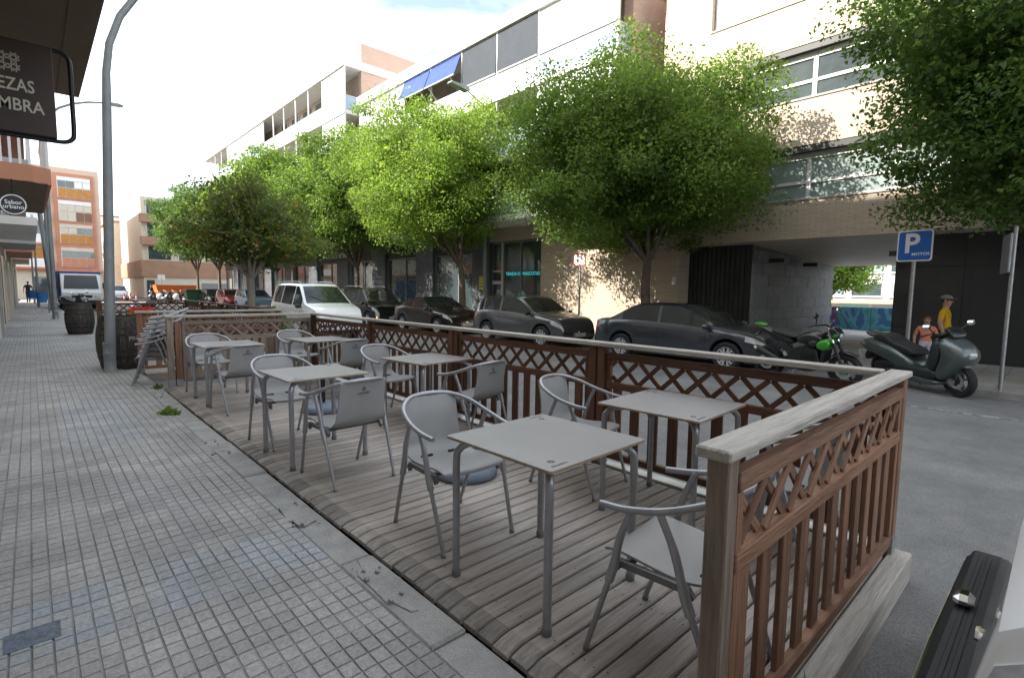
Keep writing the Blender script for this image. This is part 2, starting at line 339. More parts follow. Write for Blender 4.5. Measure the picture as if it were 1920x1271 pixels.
def tile_cells(mb, ox, oy, jz=0):
    for i in range(3):
        for j in range(2):
            x0 = ox+i*.068+.0016; x1 = ox+(i+1)*.068-.0016; y0 = oy+j*.085+.0016; y1 = oy+(j+1)*.085-.0016; c = .0036; z = -.02+jz
            v = [(x0, y0, -.0305), (x1, y0, -.0305), (x1, y1, -.0305), (x0, y1, -.0305), (x0+c, y0+c, z), (x1-c, y0+c, z), (x1-c, y1-c, z), (x0+c, y1-c, z)]
            mb.add(v, [(4, 5, 6, 7), (0, 1, 5, 4), (1, 2, 6, 5), (2, 3, 7, 6), (3, 0, 4, 7)])
tm = MB(); tile_cells(tm, 0, 0); tile_me = tm.mesh('tile', m_tile)
tiles = []
for i in range(-4, 6):
    for j in range(-30, 83):
        x, y = i*.204-.075, j*.17
        if x < -.75 or x+.204 > 1.16: continue
        cx, cy = x+.1, y+.085; az = atan2(cx, cy); vis = cy > .75 and (az-YAW) > -rad(47)
        d = sqrt(cx*cx+cy*cy); tiles.append(((0 if vis else 100)+d, x, y))
tiles.sort(); rest = MB()
for n_, (d, x, y) in enumerate(tiles):
    dz = R.uniform(-.002, .002)
    if n_ < 290: inst('tile', tile_me, pl, loc=(x, y, dz))
    else: tile_cells(rest, x, y, dz)
tag(rest.obj('tile_field', m_tile, pl), kind='stuff')
grt = MB().box(-.16, .02, 2.83, 2.98, -.03, -.0165).obj('drain_cover', M('cast_iron', (.05, .06, .075), .6, col2=(.1, .13, .17), vs=25, bump=.8, bs=40), pl)
kb = tag(MB().box(1.16, 1.35, -12, 75, -.3, -.05).obj('left_kerb', m_conc), kind='structure')
y = -2.0
while y < 40:
    ln = R.uniform(.8, 1.15); dz = R.uniform(-.012, .006)
    k_ = MB(); k_.cbox(1.155, 1.352, y+.006, y+ln-.006, -.17, -.024+dz, .012); k_.obj('kerb_stone', m_conc, kb); y += ln
# crumbled cement between kerb and deck
for (x, y, s_) in ((1.25, 2.28, .2), (1.2, 5.35, .14), (1.24, 8.35, .15), (1.22, 3.4, .16)):
    poly = [(x+.085*R.uniform(.75, 1.1)*cos(2*pi*k/17), y+s_*1.5*R.uniform(.7, 1.1)*sin(2*pi*k/17)) for k in range(17)]
    b_ = MB(); b_.prism(poly, -.04, -.0195, axis='z', bev=.003); b_.obj('cement_patch', m_conc, kb, fix=True)
    for q in range(7):
        gx, gy, gr = x+R.uniform(-.1, .06), y+R.uniform(-.3, .3), R.uniform(.006, .016); c_ = MB(); c_.sphere((gx, gy, -.014+gr*.3), (gr, gr*1.3, gr*.7), 6); c_.obj('rubble', m_conc, kb)
# right pavement with kerb and the bulge by the passage
rp = tag(MB().box(12.6, 15.95, -14, 62, -.3, PAVZ).box(11.58, 12.6, -14, 1.15, -.3, PAVZ-.0005).obj('right_pavement', m_pav), kind='structure')
rk = tag(MB().box(12.45, 12.6, 1.3, 62, -.3, PAVZ+.001).box(11.43, 11.58, -14, 1.3, -.3, PAVZ+.001).box(11.58, 12.45, 1.15, 1.3, -.3, PAVZ+.0015).obj('right_kerb', m_conc), kind='structure')
mk = tag(MB().box(9.58, 9.66, -14, 1.9, ROADZ+.002, ROADZ+.006).obj('bay_line', m_white_paint), kind='structure')
tag(MB().add([(3.35, .18, ROADZ+.005), (3.38, .14, ROADZ+.005), (4.3, .23, ROADZ+.005), (4.26, .28, ROADZ+.005)], [(0, 1, 2, 3)]).obj('bay_line', m_white_paint), kind='structure')
b_ = MB(); b_.lathe([(0, .004), (.055, .004), (.06, 0)], 9); o = b_.obj('paint_blot', m_white_paint); o.location = (3.22, .22, ROADZ+.002); o.scale = (1.3, .6, 1); tag(o, kind='structure')

# ---------------------------------------------------------------- timber deck
m_deck = wood('deck_wood', (.24, .208, .18), (.41, .365, .325), .8, .2, .8)
m_nose = wood('deck_nosing_wood', (.16, .142, .125), (.34, .305, .272), .85, .34, .6)
m_capw = wood('weathered_cap_wood', (.30, .275, .245), (.50, .465, .42), .85, .1, .8)
m_fd = wood('dark_stained_wood', (.065, .027, .013), (.15, .068, .034), .7, .25, .5)
m_fo = wood('faded_stained_wood', (.135, .062, .034), (.285, .155, .092), .75, .22, .7)
m_pw = wood('bare_post_wood', (.13, .098, .07), (.27, .215, .165), .8, .12, .7)
m_gw = wood('grey_fence_wood', (.14, .10, .075), (.30, .245, .20), .8, .2, .6)
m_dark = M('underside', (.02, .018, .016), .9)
m_steel = M('galvanised_steel', (.32, .33, .34), .45, .8, col2=(.42, .43, .44), vs=20)
DX0, DX1, DY0, DY1 = 1.365, 3.50, .63, 8.93
deck = thing('timber_deck', 'grey weathered plank deck beside the tiled pavement, under the cafe tables', 'deck', (0, 0, 0))
plank_me = []
for v_ in range(4):
    w_ = .0935
    xs = [(DX1, 0), (1.47, 0), (1.45, -.001), (1.425, -.005), (1.395, -.012), (DX0, -.022)]
    mb = MB(); v = []
    for (x, z) in xs:
        for (yy, zz) in ((0, -.006), (.006, 0), (w_-.006, 0), (w_, -.006)): v.append((x, yy, z+zz))
    for (x, z) in (xs[0], xs[-1]):
        v.append((x, 0, -.045)); v.append((x, w_, -.045))
    f = []; n_ = len(xs)
    for i in range(n_-1):
        for j in range(3): f.append((i*4+j, i*4+j+1, (i+1)*4+j+1, (i+1)*4+j))
    mb.add(v, f[:3]); mb.add(v, f[3:], 1); a, b, c, d = n_*4, n_*4+1, n_*4+2, n_*4+3
    mb.add(v, [(a, c)+tuple(4*i for i in range(n_-1, -1, -1)), tuple(4*i+3 for i in range(n_))+(d, b), (0, 1, 2, 3, b, a), ((n_-1)*4+3, (n_-1)*4+2, (n_-1)*4+1, (n_-1)*4, c, d)])
    plank_me.append(mb.mesh('plank', [m_deck, m_nose], fix=True, weld=True))
npl = 79; pitch = (DY1-DY0)/npl
scr = MB()
for i in range(npl):
    y = DY0+i*pitch
    inst('plank', plank_me[i % 4], deck, loc=(R.uniform(-.006, .006), y+.003, R.uniform(-.0015, .0015)))
    for xj in (1.56, 2.06, 2.56, 3.06, 3.44):
        for dy in (.024, .074): scr.lathe([(.0042, .0022), (.0, .0022)], 6, T=Matrix.Translation((xj+R.uniform(-.012, .012), y+dy+R.uniform(-.006, .006), 0)))
tag(scr.obj('screw_heads', M('screw_head', (.06, .055, .05), .6, .5), deck), kind='stuff')
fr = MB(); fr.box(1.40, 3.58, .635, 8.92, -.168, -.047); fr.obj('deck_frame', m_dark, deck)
beam('edge_beam', (1.42, .575, -.085), (3.66, .575, -.085), .10, .166, m_capw, deck, c=.008)
beam('edge_beam', (3.65, .63, -.09), (3.65, 8.95, -.09), .12, .155, M('painted_beam', (.55, .53, .49), .8, col2=(.4, .38, .34), vs=8), deck, c=.006)

# ---------------------------------------------------------------- fences
def fence_panel(par, a, b, nx, ny, md, first_gap=0, pitch_=.158, lat=.205):
    """one framed panel between two post faces; (nx, ny) points outward"""
    a = Vector(a); b = Vector(b); d = (b-a); ln = d.length; d.normalize(); n = Vector((nx, ny, 0)); Z = Vector((0, 0, 1))
    P = lambda s, z, o=0: a+d*s+n*o+Z*z
    for (z, t_) in ((.935, .06), (.69, .06), (.085, .055)): beam('rail', P(.002, z), P(ln-.002, z), .045, t_, md, par)
    for s_ in (.022, ln-.022): beam('stile', P(s_, .115), P(s_, .902), .042, .036, md, par, up=n)
    k = int((ln-.1)/pitch_); st = (ln-.06)/k
    for i in range(k): beam('slat', P(.03+st*(i+.5), .10, -.012), P(.03+st*(i+.5), .672, -.012), .084, .019, md, par, up=n, c=.003)
    z0, z1 = .722, .903; h = z1-z0; m_ = int(ln/lat)+1
    for sgn, off in ((1, .007), (-1, -.007)):
        for i in range(-1, m_+1):
            s0 = i*lat+(.03 if sgn > 0 else .03); s1 = s0+h*1.05
            if sgn < 0: s0, s1 = s1, s0
            # clip to the panel
            za, zb = z0, z1; A, B = s0, s1
            def clip(A, za, B, zb, lim, hi):
                if (A > lim) == hi and (B > lim) == hi: return None
                if (A > lim) == hi: t_ = (lim-A)/(B-A); return lim, za+(zb-za)*t_, B, zb
                if (B > lim) == hi: t_ = (lim-A)/(B-A); return A, za, lim, za+(zb-za)*t_
                return A, za, B, zb
            q = clip(A, za, B, zb, .05, False)
            if q: q = clip(*q, ln-.05, True)
            if not q or abs(q[0]-q[2]) < .03: continue
            beam('lattice_slat', P(q[0], q[1], off), P(q[2], q[3], off), .036, .012, md, par, up=n, c=.002)
def post(par, x, y, m_, h=1.012, w_=.078, shoe=True):
    beam('post', (x, y, .0), (x, y, h), w_, w_, m_, par, up=(1, 0, 0), c=.005)
    if shoe:
        s_ = MB(); s_.box(x-w_/2-.004, x+w_/2+.004, y-w_/2-.004, y+w_/2+.004, -.0, .10); s_.obj('post_shoe', m_steel, par)
def cap(par, p0, p1, m_, w_=.135): beam('cap_rail', p0, p1, w_, .036, m_, par, c=.006)
FX = 3.585; PY = [.645, 2.71, 4.79, 6.87, 8.95]
# near end
fe = thing('end_fence', 'slatted end fence of the terrace with pale cap rail, facing the parked white car', 'fence', (1.42, .63, 0), group=None)
def childify(par, fn):
    """run fn with world coordinates, then re-root its new children on par"""
    before = set(bpy.data.objects); fn()
    for o in bpy.data.objects:
        if o not in before and o.parent == par: o.matrix_parent_inverse = par.matrix_basis.inverted()
def _near():
    post(fe, 1.425, .645, m_pw, h=1.016, w_=.066, shoe=False); fence_panel(fe, (1.46, .63, 0), (FX-.04, .63, 0), 0, -1, m_fo, pitch_=.172)
    beam('cap_rail', (1.355, .645, 1.034), (FX+.075, .645, 1.034), .105, .034, m_capw, fe, c=.006)
childify(fe, _near)
fb = thing('street_fence', 'dark brown slatted fence with lattice band between terrace and road', 'fence', (FX, PY[0], 0))
def _back():
    for i, y in enumerate(PY): post(fb, FX, y, m_fo if i == 0 else m_fd)
    post(fb, FX, PY[1]+.094, m_fd); post(fb, FX, PY[2]+.094, m_fd, shoe=False)
    for i in range(4): fence_panel(fb, (FX, PY[i]+(.048 if i in (0, 3) else .142), 0), (FX, PY[i+1]-.048, 0), 1, 0, m_fd)
    for i in range(4): cap(fb, (FX-.005, PY[i]+(.072 if i == 0 else .002), 1.032), (FX-.005, PY[i+1]-.002+(.07 if i == 3 else 0), 1.032), m_capw, .115)
childify(fb, _back)
ff = thing('cross_fence', 'greyish slatted fence closing the terrace in front of the stacked chairs', 'fence', (1.46, 8.95, 0))
def _far():
    post(ff, 1.46, 8.95, m_gw); post(ff, 1.56, 8.95, m_fo, .96)
    fence_panel(ff, (1.61, 8.95, 0), (FX-.05, 8.95, 0), 0, 1, m_gw, pitch_=.11)
    cap(ff, (1.40, 8.95, 1.032), (FX-.065, 8.95, 1.032), m_capw)
childify(ff, _far)
# second terrace further along
f2 = thing('second_terrace_fence', 'brown framed fence of the next terrace, behind the stacked chairs', 'fence', (1.32, 10.7, 0))
def _f2():
    post(f2, 1.32, 10.7, m_fo); post(f2, FX, 10.7, m_fd); fence_panel(f2, (1.37, 10.7, 0), (FX-.05, 10.7, 0), 0, 1, m_fo, pitch_=.3, lat=.16)
    cap(f2, (1.26, 10.7, 1.032), (FX+.06, 10.7, 1.032), m_capw)
    for i in range(4):
        y0, y1 = 10.7+i*2.08, 10.7+(i+1)*2.08; post(f2, FX, y1, m_fd)
        fence_panel(f2, (FX, y0+.05, 0), (FX, y1-.05, 0), 1, 0, m_fd, pitch_=.16); cap(f2, (FX, y0+.07, 1.032), (FX, y1-.002, 1.032), m_fd, .1)
    post(f2, 1.4, 19.0, m_fd); fence_panel(f2, (1.45, 19.02, 0), (FX-.05, 19.02, 0), 0, 1, m_fd); cap(f2, (1.35, 19.02, 1.032), (FX-.06, 19.02, 1.032), m_fd, .1)
childify(f2, _f2)
d2 = MB(); d2.box(1.38, 3.64, 10.65, 19.08, -.168, -.02); tag(d2.obj('second_deck', m_deck), 'low timber platform of the next terrace beside the barrels', 'deck')
# ---------------------------------------------------------------- cafe furniture
m_alu = M('grey_painted_aluminium', (.30, .30, .315), .38, .55, col2=(.36, .36, .375), vs=14)
m_alud = M('dark_grey_bracket', (.16, .155, .155), .5, .3)
m_shell = M('grey_shell', (.27, .265, .26), .42, col2=(.32, .315, .308), vs=3, rnd=.04, bump=.05, bs=300)
m_top = M('grey_table_top', (.285, .272, .265), .36, col2=(.325, .312, .302), vs=2.5, rnd=.03)
m_edge = M('tan_board_edge', (.36, .27, .18), .6, col2=(.26, .19, .12), vs=30)
m_print = M('dark_print', (.10, .105, .125), .6)
m_slot = M('slot_shadow', (.012, .012, .012), .9)
m_foot = M('grey_rubber', (.16, .16, .165), .8)
def catmull(pts, n=5):
    P = [Vector(p) for p in pts]; P = [P[0]*2-P[1]]+P+[P[-1]*2-P[-2]]; out = []
    for i in range(1, len(P)-2):
        for k in range(n):
            t = k/n; a, b, c, d = P[i-1], P[i], P[i+1], P[i+2]
            out.append(.5*((2*b)+(c-a)*t+(2*a-5*b+4*c-d)*t*t+(3*b-a-3*c+d)*t**3))
    out.append(P[-2]); return out
def ornament(mb, cx, cy, s, z=0):
    """small interlaced star lattice emblem made of thin bars"""
    for k in range(4):
        a = k*pi/4
        for o_ in (-.22, .22):
            T = Matrix.Translation((cx, cy, z)) @ Matrix.Rotation(a, 4, 'Z') @ Matrix.Translation((0, o_*s, 0))
            mb.box(-.5*s, .5*s, -.035*s, .035*s, 0, .0006, T=T)
logo = text_mesh('Alhambra', .024, m_print, .0004, sx=1.1, bold=.0006)
lm = MB(); ornament(lm, 0, .028, .034)
lm.box(-.045, .045, -.0245, -.0235, 0, .0006)
emb_me = lm.mesh('emblem', m_print)
def make_chair():
    c = thing('cafe_chair', '', 'chair')
    half = [(-.272, .215, .655), (-.283, .10, .668), (-.278, -.04, .70), (-.245, -.17, .748), (-.16, -.262, .787), (-.06, -.294, .80)]
    path = catmull(half+[(-x, y, z) for x, y, z in half[::-1]], 5)
    MB().tube(path, .0145, 8).obj('arm_rail', m_alu, c, smooth=60)
    prof = catmull([(.236, .418), (.226, .440), (.17, .449), (.08, .442), (-.03, .431), (-.12, .432), (-.185, .452), (-.222, .505), (-.238, .59), (-.252, .69), (-.272, .79)] if False else
                   [(.236, .418, 0), (.226, .440, 0), (.17, .449, 0), (.08, .442, 0), (-.03, .431, 0), (-.12, .432, 0), (-.185, .452, 0), (-.222, .505, 0), (-.238, .59, 0), (-.252, .69, 0), (-.274, .79, 0)], 3)
    n = len(prof); mb = MB(); v = []; f = []
    us = [-1, -.8, -.4, 0, .4, .8, 1]; nu = len(us)
    for lay in (0, 1):
        for i, p in enumerate(prof):
            q0 = prof[max(i-1, 0)]; q1 = prof[min(i+1, n-1)]; tx, tz = q1.x-q0.x, q1.y-q0.y; l_ = sqrt(tx*tx+tz*tz); nx, nz = tz/l_, -tx/l_
            wd = .214 if p.y < .46 else .214-.026*min(1, (p.y-.46)/.15)
            if i < 3: wd -= .03*(1-i/3)**2
            for u in us:
                dish = .012*(u*u) if p.y < .47 else -.0
                v.append((u*wd, p.x+(-nx*.010*lay)+(.010*u*u if p.y >= .52 else 0), p.y-nz*.010*lay*1+dish))
    for lay in (0, 1):
        for i in range(n-1):
            for j in range(nu-1):
                a = lay*n*nu+i*nu+j; q = (a, a+1, a+nu+1, a+nu); f.append(q if lay else q[::-1])
    N = n*nu
    for i in range(n-1):
        for j in (0, nu-1): a = i*nu+j; f.append((a, a+nu, a+nu+N, a+N))
    for j in range(nu-1):
        for i in (0, n-1): a = i*nu+j; f.append((a, a+1, a+1+N, a+N))
    mb.add(v, f); sh = mb.obj('seat_shell', m_shell, c, smooth=50, fix=True)
    for sx in (-.1, .1):
        s_ = MB(); s_.cbox(sx-.042, sx+.042, -.1505, -.1335, .432, .4475, .003); s_.obj('seat_slot', m_slot, sh)
    for s in (-1, 1):
        for (fy, ty, tz, nm) in ((-.285, -.035, .692, 'rear_leg'), (.285, .075, .672, 'front_leg')):
            F = Vector((s*.245, fy, 0)); T = Vector((s*.276, ty, tz)); kz = .40/tz; K = F.lerp(T, kz)
            lg = MB(); lg.tube([F+Vector((0, 0, .012)), K], .0125, 8); lg.tube([F, F.lerp(T, .03)], .0145, 8, mi=1); o = lg.obj(nm, [m_alu, m_foot], c, smooth=60)
            up = MB(); e = (T-K); pts = [K-e.normalized()*.05, K+e*.1, K+e*.55+Vector((0, .012 if fy > 0 else -.012, 0)), T]
            up.tube(catmull(pts, 3), [.0195]*4+[.0165]*3+[.0145]*3, 8); up.obj('arm_support', m_alud if False else m_alu, o, smooth=60)
        br = MB(); br.prism([(-.155, .40), (-.13, .432), (.17, .432), (.185, .395), (.165, .375), (.14, .405), (-.11, .405), (-.135, .372)], s*.222-.011, s*.222+.011, axis='x', bev=0); br.obj('seat_bracket', m_alud, c, fix=True)
    cb = MB(); cb.tube([(-.23, .12, .415), (.23, .12, .415)], .011, 6); cb.tube([(-.23, -.10, .412), (.23, -.10, .412)], .011, 6); cb.obj('cross_bar', m_alud, c)
    bk = frame_mat((0, -.2665, .70), (1, 0, 0), (0, .13, 1))
    T = frame_mat((0, -.2685, .70), (-1, 0, 0), (0, -.14, .99)); T2 = T.copy()
    i1 = inst('emblem', emb_me, sh, T); t1 = inst('lettering', logo, sh, T @ Matrix.Translation((0, -.003, 0)))
    return c
chair0 = make_chair(); used = []
def chair(x, y, rz, label, group=None, z=0):
    c = chair0 if not used else copy_tree(chair0); used.append(c)
    c.location = (x, y, z); c.rotation_euler = (0, 0, rz); c['label'] = label
    if group: c['group'] = group
    elif 'group' in c: del c['group']
    return c
G = 'grey cafe chairs on the deck'
PI = pi
chair(1.88, 1.00, rad(4), 'grey armchair half behind the bare wooden corner post of the end fence', G)
chair(1.86, 2.53, PI+rad(-3), 'grey armchair facing the end fence across the table by the bare corner post', G)
chair(3.10, 1.06, rad(-5), 'grey armchair seen through the lattice of the end fence', G)
chair(3.06, 2.52, PI+rad(8), 'grey armchair against the street fence behind the table by the end fence', G)
chair(1.785, 3.84, rad(3), 'grey armchair with its printed back to the end fence at the middle pavement side table', G)
chair(1.76, 5.10, PI+rad(5), 'grey armchair behind the middle table at the pavement side', G)
chair(3.17, 3.98, rad(6), 'grey armchair with printed back by the street fence, beside a fence post', G)
chair(3.04, 5.42, PI+rad(6), 'grey armchair behind the middle table at the road side', G)
chair(1.81, 6.80, rad(5), 'grey armchair, back turned, at the last table on the pavement side', G)
chair(1.80, 8.14, PI+rad(2), 'grey armchair next to the cross fence, pavement side table', G)
chair(3.12, 6.72, rad(4), 'grey armchair, back turned, at the last table by the street fence', G)
chair(3.02, 8.16, PI+rad(7), 'grey armchair in the corner of cross fence and street fence', G)
STK = ['bottom chair of the stack beside the barrels', 'second chair up in the stack beside the barrels', 'third chair up in the stack beside the barrels',
       'fourth chair up in the stack beside the barrels', 'fifth chair up in the stack beside the barrels', 'top chair of the stack beside the barrels']
for i in range(6):
    c = chair(1.36+i*.035, 9.62, rad(90), 'grey armchair, '+STK[i], 'stacked cafe chairs', z=SWZ-.03+i*.075)
    c.rotation_euler = (rad(-3)*0, 0, rad(78))
def make_table():
    t = thing('cafe_table', '', 'table'); s = .357
    tp = MB(); n = 4; poly = []
    for (cx, cy, a0) in ((1, 1, 0), (-1, 1, 90), (-1, -1, 180), (1, -1, 270)):
        for k in range(4): a = rad(a0+k*30); poly.append((cx*(s-.018)+.018*cos(a), cy*(s-.018)+.018*sin(a)))
    N = len(poly); v = [(x, y, .7285) for x, y in poly]+[(x, y, .7405) for x, y in poly]+[(x*.996, y*.996, .742) for x, y in poly]
    tp.add(v, [tuple(range(2*N, 3*N)), tuple(range(N))[::-1]]); tp.add(v, [(i, (i+1) % N, N+(i+1) % N, N+i) for i in range(N)], 1); tp.add(v, [(N+i, N+(i+1) % N, 2*N+(i+1) % N, 2*N+i) for i in range(N)])
    top = tp.obj('table_top', [m_top, m_edge], t, fix=True, weld=True)
    for sx in (-1, 1):
        for sy in (-1, 1):
            e = .318; lg = MB()
            path = catmull([(sx*e, sy*e, .03), (sx*e, sy*e, .35), (sx*e, sy*e, .62), (sx*(e-.012), sy*(e-.012), .675), (sx*(e-.05), sy*(e-.05), .706), (sx*(e-.12), sy*(e-.12), .712)], 4)
            lg.tube(path, .0195, 10); o = lg.obj('leg', m_alu, t, smooth=60)
            ft = MB(); ft.lathe([(.0215, 0), (.0235, .004), (.0235, .035), (.0195, .04)], 10, T=Matrix.Translation((sx*e, sy*e, 0))); ft.obj('rubber_foot', m_foot, o, smooth=50)
    fr = MB(); fr.tube([(-.2, -.2, .712), (.2, .2, .712)], .015, 8); fr.tube([(-.2, .2, .712), (.2, -.2, .712)], .015, 8); fr.box(-.3, .3, -.012, .012, .7, .726); fr.obj('under_frame', m_alud, t)
    for (sx, sy) in ((-1, -1), (1, 1)):
        T = Matrix.Translation((sx*.262, sy*.30, .7423)) @ Matrix.Rotation(0 if sy < 0 else PI, 4, 'Z')
        inst('lettering', logo, top, T @ Matrix.Translation((0, -.02, 0))); inst('emblem', emb_me, top, T)
    return t
table0 = make_table(); tused = []
for (x, y, a, lab) in ((1.87, 1.76, 1, 'square grey table nearest the bare corner post, pavement side'), (3.11, 1.775, 3, 'square grey table against the street fence next to the end fence'),
                       (1.80, 4.515, .5, 'square grey table in the middle of the pavement side row'), (3.10, 4.69, 6, 'square grey table in the middle of the street fence row'),
                       (1.85, 7.48, .6, 'square grey table next to the cross fence, pavement side'), (3.06, 7.42, 3, 'square grey table in the corner of cross fence and street fence')):
    t = table0 if not tused else copy_tree(table0); tused.append(t)
    t.location = (x, y, 0); t.rotation_euler = (0, 0, rad(a)); t['label'] = lab; t['group'] = 'square cafe tables'
m_base = M('blue_grey_concrete', (.115, .15, .195), .6, col2=(.17, .205, .25), vs=8, bump=.4, bs=30)
for (x, y, lab, h) in ((2.50, 3.22, 'round blue grey parasol base between the end fence tables and the middle tables', .10), (2.53, 6.08, 'round blue grey parasol base with tall black tube beyond the middle tables', .42)):
    u = thing('parasol_base', lab, 'parasol base', (x, y, 0), group='parasol bases')
    MB().lathe([(0, .0), (.235, 0), (.25, .012), (.252, .035), (.24, .062), (.20, .085), (.12, .098), (.05, .104), (0, .104)], 28).obj('foot_disc', m_base, u, smooth=50)
    MB().tube([(0, 0, .10), (0, 0, .10+h)], .027, 12).obj('tube', M('black_tube', (.012, .012, .014), .4), u, smooth=60)
# ---------------------------------------------------------------- buildings, right side
m_bb = brick_mat('cream_brick', (.52, .42, .32), (.60, .50, .39), (.34, .29, .24))
m_bbx = brick_mat('cream_brick_end', (.58, .40, .31), (.64, .45, .35), (.44, .32, .25), axis='XZ', bw=.3, bh=.055)
m_white = M('white_render', (.72, .71, .69), .8, col2=(.78, .77, .75), vs=2)
m_wpan = M('white_panel', (.74, .74, .74), .45)
m_frame = M('white_window_frame', (.62, .62, .62), .4)
m_gfr = M('grey_window_frame', (.22, .23, .24), .45, .3)
m_glass = M('window_glass', (.035, .05, .055), .04, spec=1.0, col2=(.07, .09, .095), vs=1.5, coat=.6)
m_curt = M('pale_blind_glass', (.30, .36, .35), .08, col2=(.22, .28, .28), vs=1.2, coat=.8)
m_gblue = M('bluish_balustrade_glass', (.30, .40, .50), .08, col2=(.36, .46, .55), vs=.5, coat=.6)
m_loggia = M('loggia_wall', (.42, .34, .28), .85, col2=(.5, .41, .34), vs=2)
m_darkclad = M('black_cladding', (.02, .021, .022), .5, col2=(.032, .033, .034), vs=1.5)
m_graystone = M('grey_stone_slab', (.12, .125, .13), .7, col2=(.18, .185, .19), vs=6, rnd=.14, bump=.4, bs=30)
m_shopgrey = M('slate_cladding', (.075, .085, .10), .6, col2=(.11, .12, .135), vs=3, rnd=.1)
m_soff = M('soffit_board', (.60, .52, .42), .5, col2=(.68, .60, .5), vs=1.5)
m_awg = M('grey_awning_cloth', (.03, .038, .05), .8, col2=(.038, .047, .06), vs=3)
m_awb = M('blue_awning_cloth', (.02, .05, .25), .8, col2=(.028, .065, .3), vs=3)
m_awo = M('orange_awning_cloth', (.55, .27, .13), .8)
def part(par, name, x0, x1, y0, y1, z0, z1, mat, c=0, lab=None):
    mb = MB(); (mb.cbox(x0, x1, y0, y1, z0, z1, c) if c else mb.box(x0, x1, y0, y1, z0, z1)); o = mb.obj(name, mat, par)
    if lab: o['label'] = lab
    return o
X1 = 15.3; YC = 9.52
b1 = thing('brick_building', 'cream brick building with ribbon windows over a dark open passage', 'building', (0, 0, 0))
rows = [(4.03, 5.42, 6.3, m_curt), (6.66, 8.02, 6.95, m_glass), (9.2, 10.9, 7.96, m_wpan)]
for (za, zb_, ya) in ((2.97, 4.03, -12), (4.03, 5.42, 6.3), (5.42, 6.66, -12), (6.66, 8.02, 6.95), (8.02, 9.2, -12), (9.2, 10.9, 7.96), (10.9, 12, -12)): part(b1, 'wall', X1, X1+.3, ya, YC, za, zb_, m_bb)
part(b1, 'side_wall', X1+.3, X1+12, YC-.3, YC-.002, 2.97, 12, m_bbx)
part(b1, 'inner_wall', X1+1.4, X1+1.5, -12, 9.2, 3.2, 11.9, m_darkclad)
for (z0, z1, ye, mg) in rows:
    part(b1, 'sill', X1-.03, X1+.28, -12, ye+.03, z0-.05, z0, M('sill_metal', (.33, .3, .27), .5))
    y = ye
    k = 0
    while y > -11:
        wd = (ye-5.10) if k == 0 else 1.95; y0 = y-wd; xw = X1+.20
        wdw = part(b1, 'window', xw+.03, xw+.05, y0+.05, y-.05, z0+.05, z1-.3, mg)
        if mg is m_wpan:
            part(wdw, 'shutter', xw-.02, xw+.02, y0+.03, y-.03, z0+.04, z1-.02, m_wpan); part(wdw, 'shutter_joint', xw-.024, xw-.021, y0+.02, y0+.05, z0, z1, m_gfr)
        else:
            part(wdw, 'frame', xw, xw+.07, y0+.0, y0+.055, z0, z1-.18, m_frame); part(wdw, 'frame', xw, xw+.07, y-.055, y, z0, z1-.18, m_frame)
            part(wdw, 'frame', xw-.01, xw+.08, y0, y, z1-.33, z1-.17, m_frame); part(wdw, 'frame', xw-.005, xw+.075, y0+.055, y-.055, z0+.42, z0+.50, m_frame); part(wdw, 'frame', xw-.003, xw+.075, y0+.055, y-.055, z0, z0+.05, m_frame)
        y = y0; k += 1
    part(b1, 'recess_shade', X1+.02, X1+.3, -12, ye, z1-.17, z1-.005, m_darkclad)  # black strip added in place of the shade at the top of the recess
# ground level: passage and dark walls
part(b1, 'dark_wall', X1+.6, X1+.9, -12, 3.1, PAVZ, 3.1, m_darkclad, lab='black clad wall beside the passage')
for i in range(7):
    for j in range(4):
        part(b1, 'cladding_panel', X1+.585, X1+.597, 3.08-(i+1)*1.3+.008, 3.08-i*1.3-.008, PAVZ+.02+j*.74, PAVZ+.012+(j+1)*.74-.006, m_darkclad)
dr = part(b1, 'door', X1+.575, X1+.584, .62, 1.62, PAVZ+.03, 2.1, M('dark_door', (.03, .031, .033), .4))
part(b1, 'dark_wall', X1+.6, X1+8.6, 2.95, 3.08, PAVZ, 3.1, m_darkclad)
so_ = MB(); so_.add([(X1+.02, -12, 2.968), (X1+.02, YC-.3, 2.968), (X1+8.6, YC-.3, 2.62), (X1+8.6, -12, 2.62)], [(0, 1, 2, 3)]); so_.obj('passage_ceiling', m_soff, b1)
part(b1, 'gate', X1+.6, X1+.75, 6.64, 8.66, PAVZ, 3.1, m_darkclad, lab='tall black slatted gate')
for i in range(13): part(b1, 'gate_slat', X1+.57, X1+.6, 6.70+i*.15, 6.80+i*.15, PAVZ+.04, 2.95, m_darkclad)
part(b1, 'pillar', X1+.001, X1+.9, 8.66, YC+.3, PAVZ, 2.97, m_bb)
st = part(b1, 'stone_wall', X1+.76, X1+8.5, 6.72, 7.3, PAVZ, 2.95, m_darkclad)
for i in range(9):
    for j in range(8):
        off = .45 if j % 2 else 0
        x0 = X1+.62+i*.9-off; x1 = min(x0+.9-.009, X1+8.5); x0 = max(x0, X1+.62)
        if x1-x0 < .08: continue
        part(st, 'stone', x0, x1, 6.66+R.uniform(-.006, .006), 6.715, PAVZ+.009+j*.355, PAVZ+.001+(j+1)*.355, m_graystone)
for (x, y) in ((X1+1.6, 6.55), (X1+4.6, 6.55), (X1+.3, 3.2)): part(b1, 'lamp_box', x, x+.16, y-.45, y, 2.45, 2.57, m_darkclad)
part(b1, 'plate', X1-.012, X1-.002, 8.78, 8.92, 1.75, 1.98, m_white)

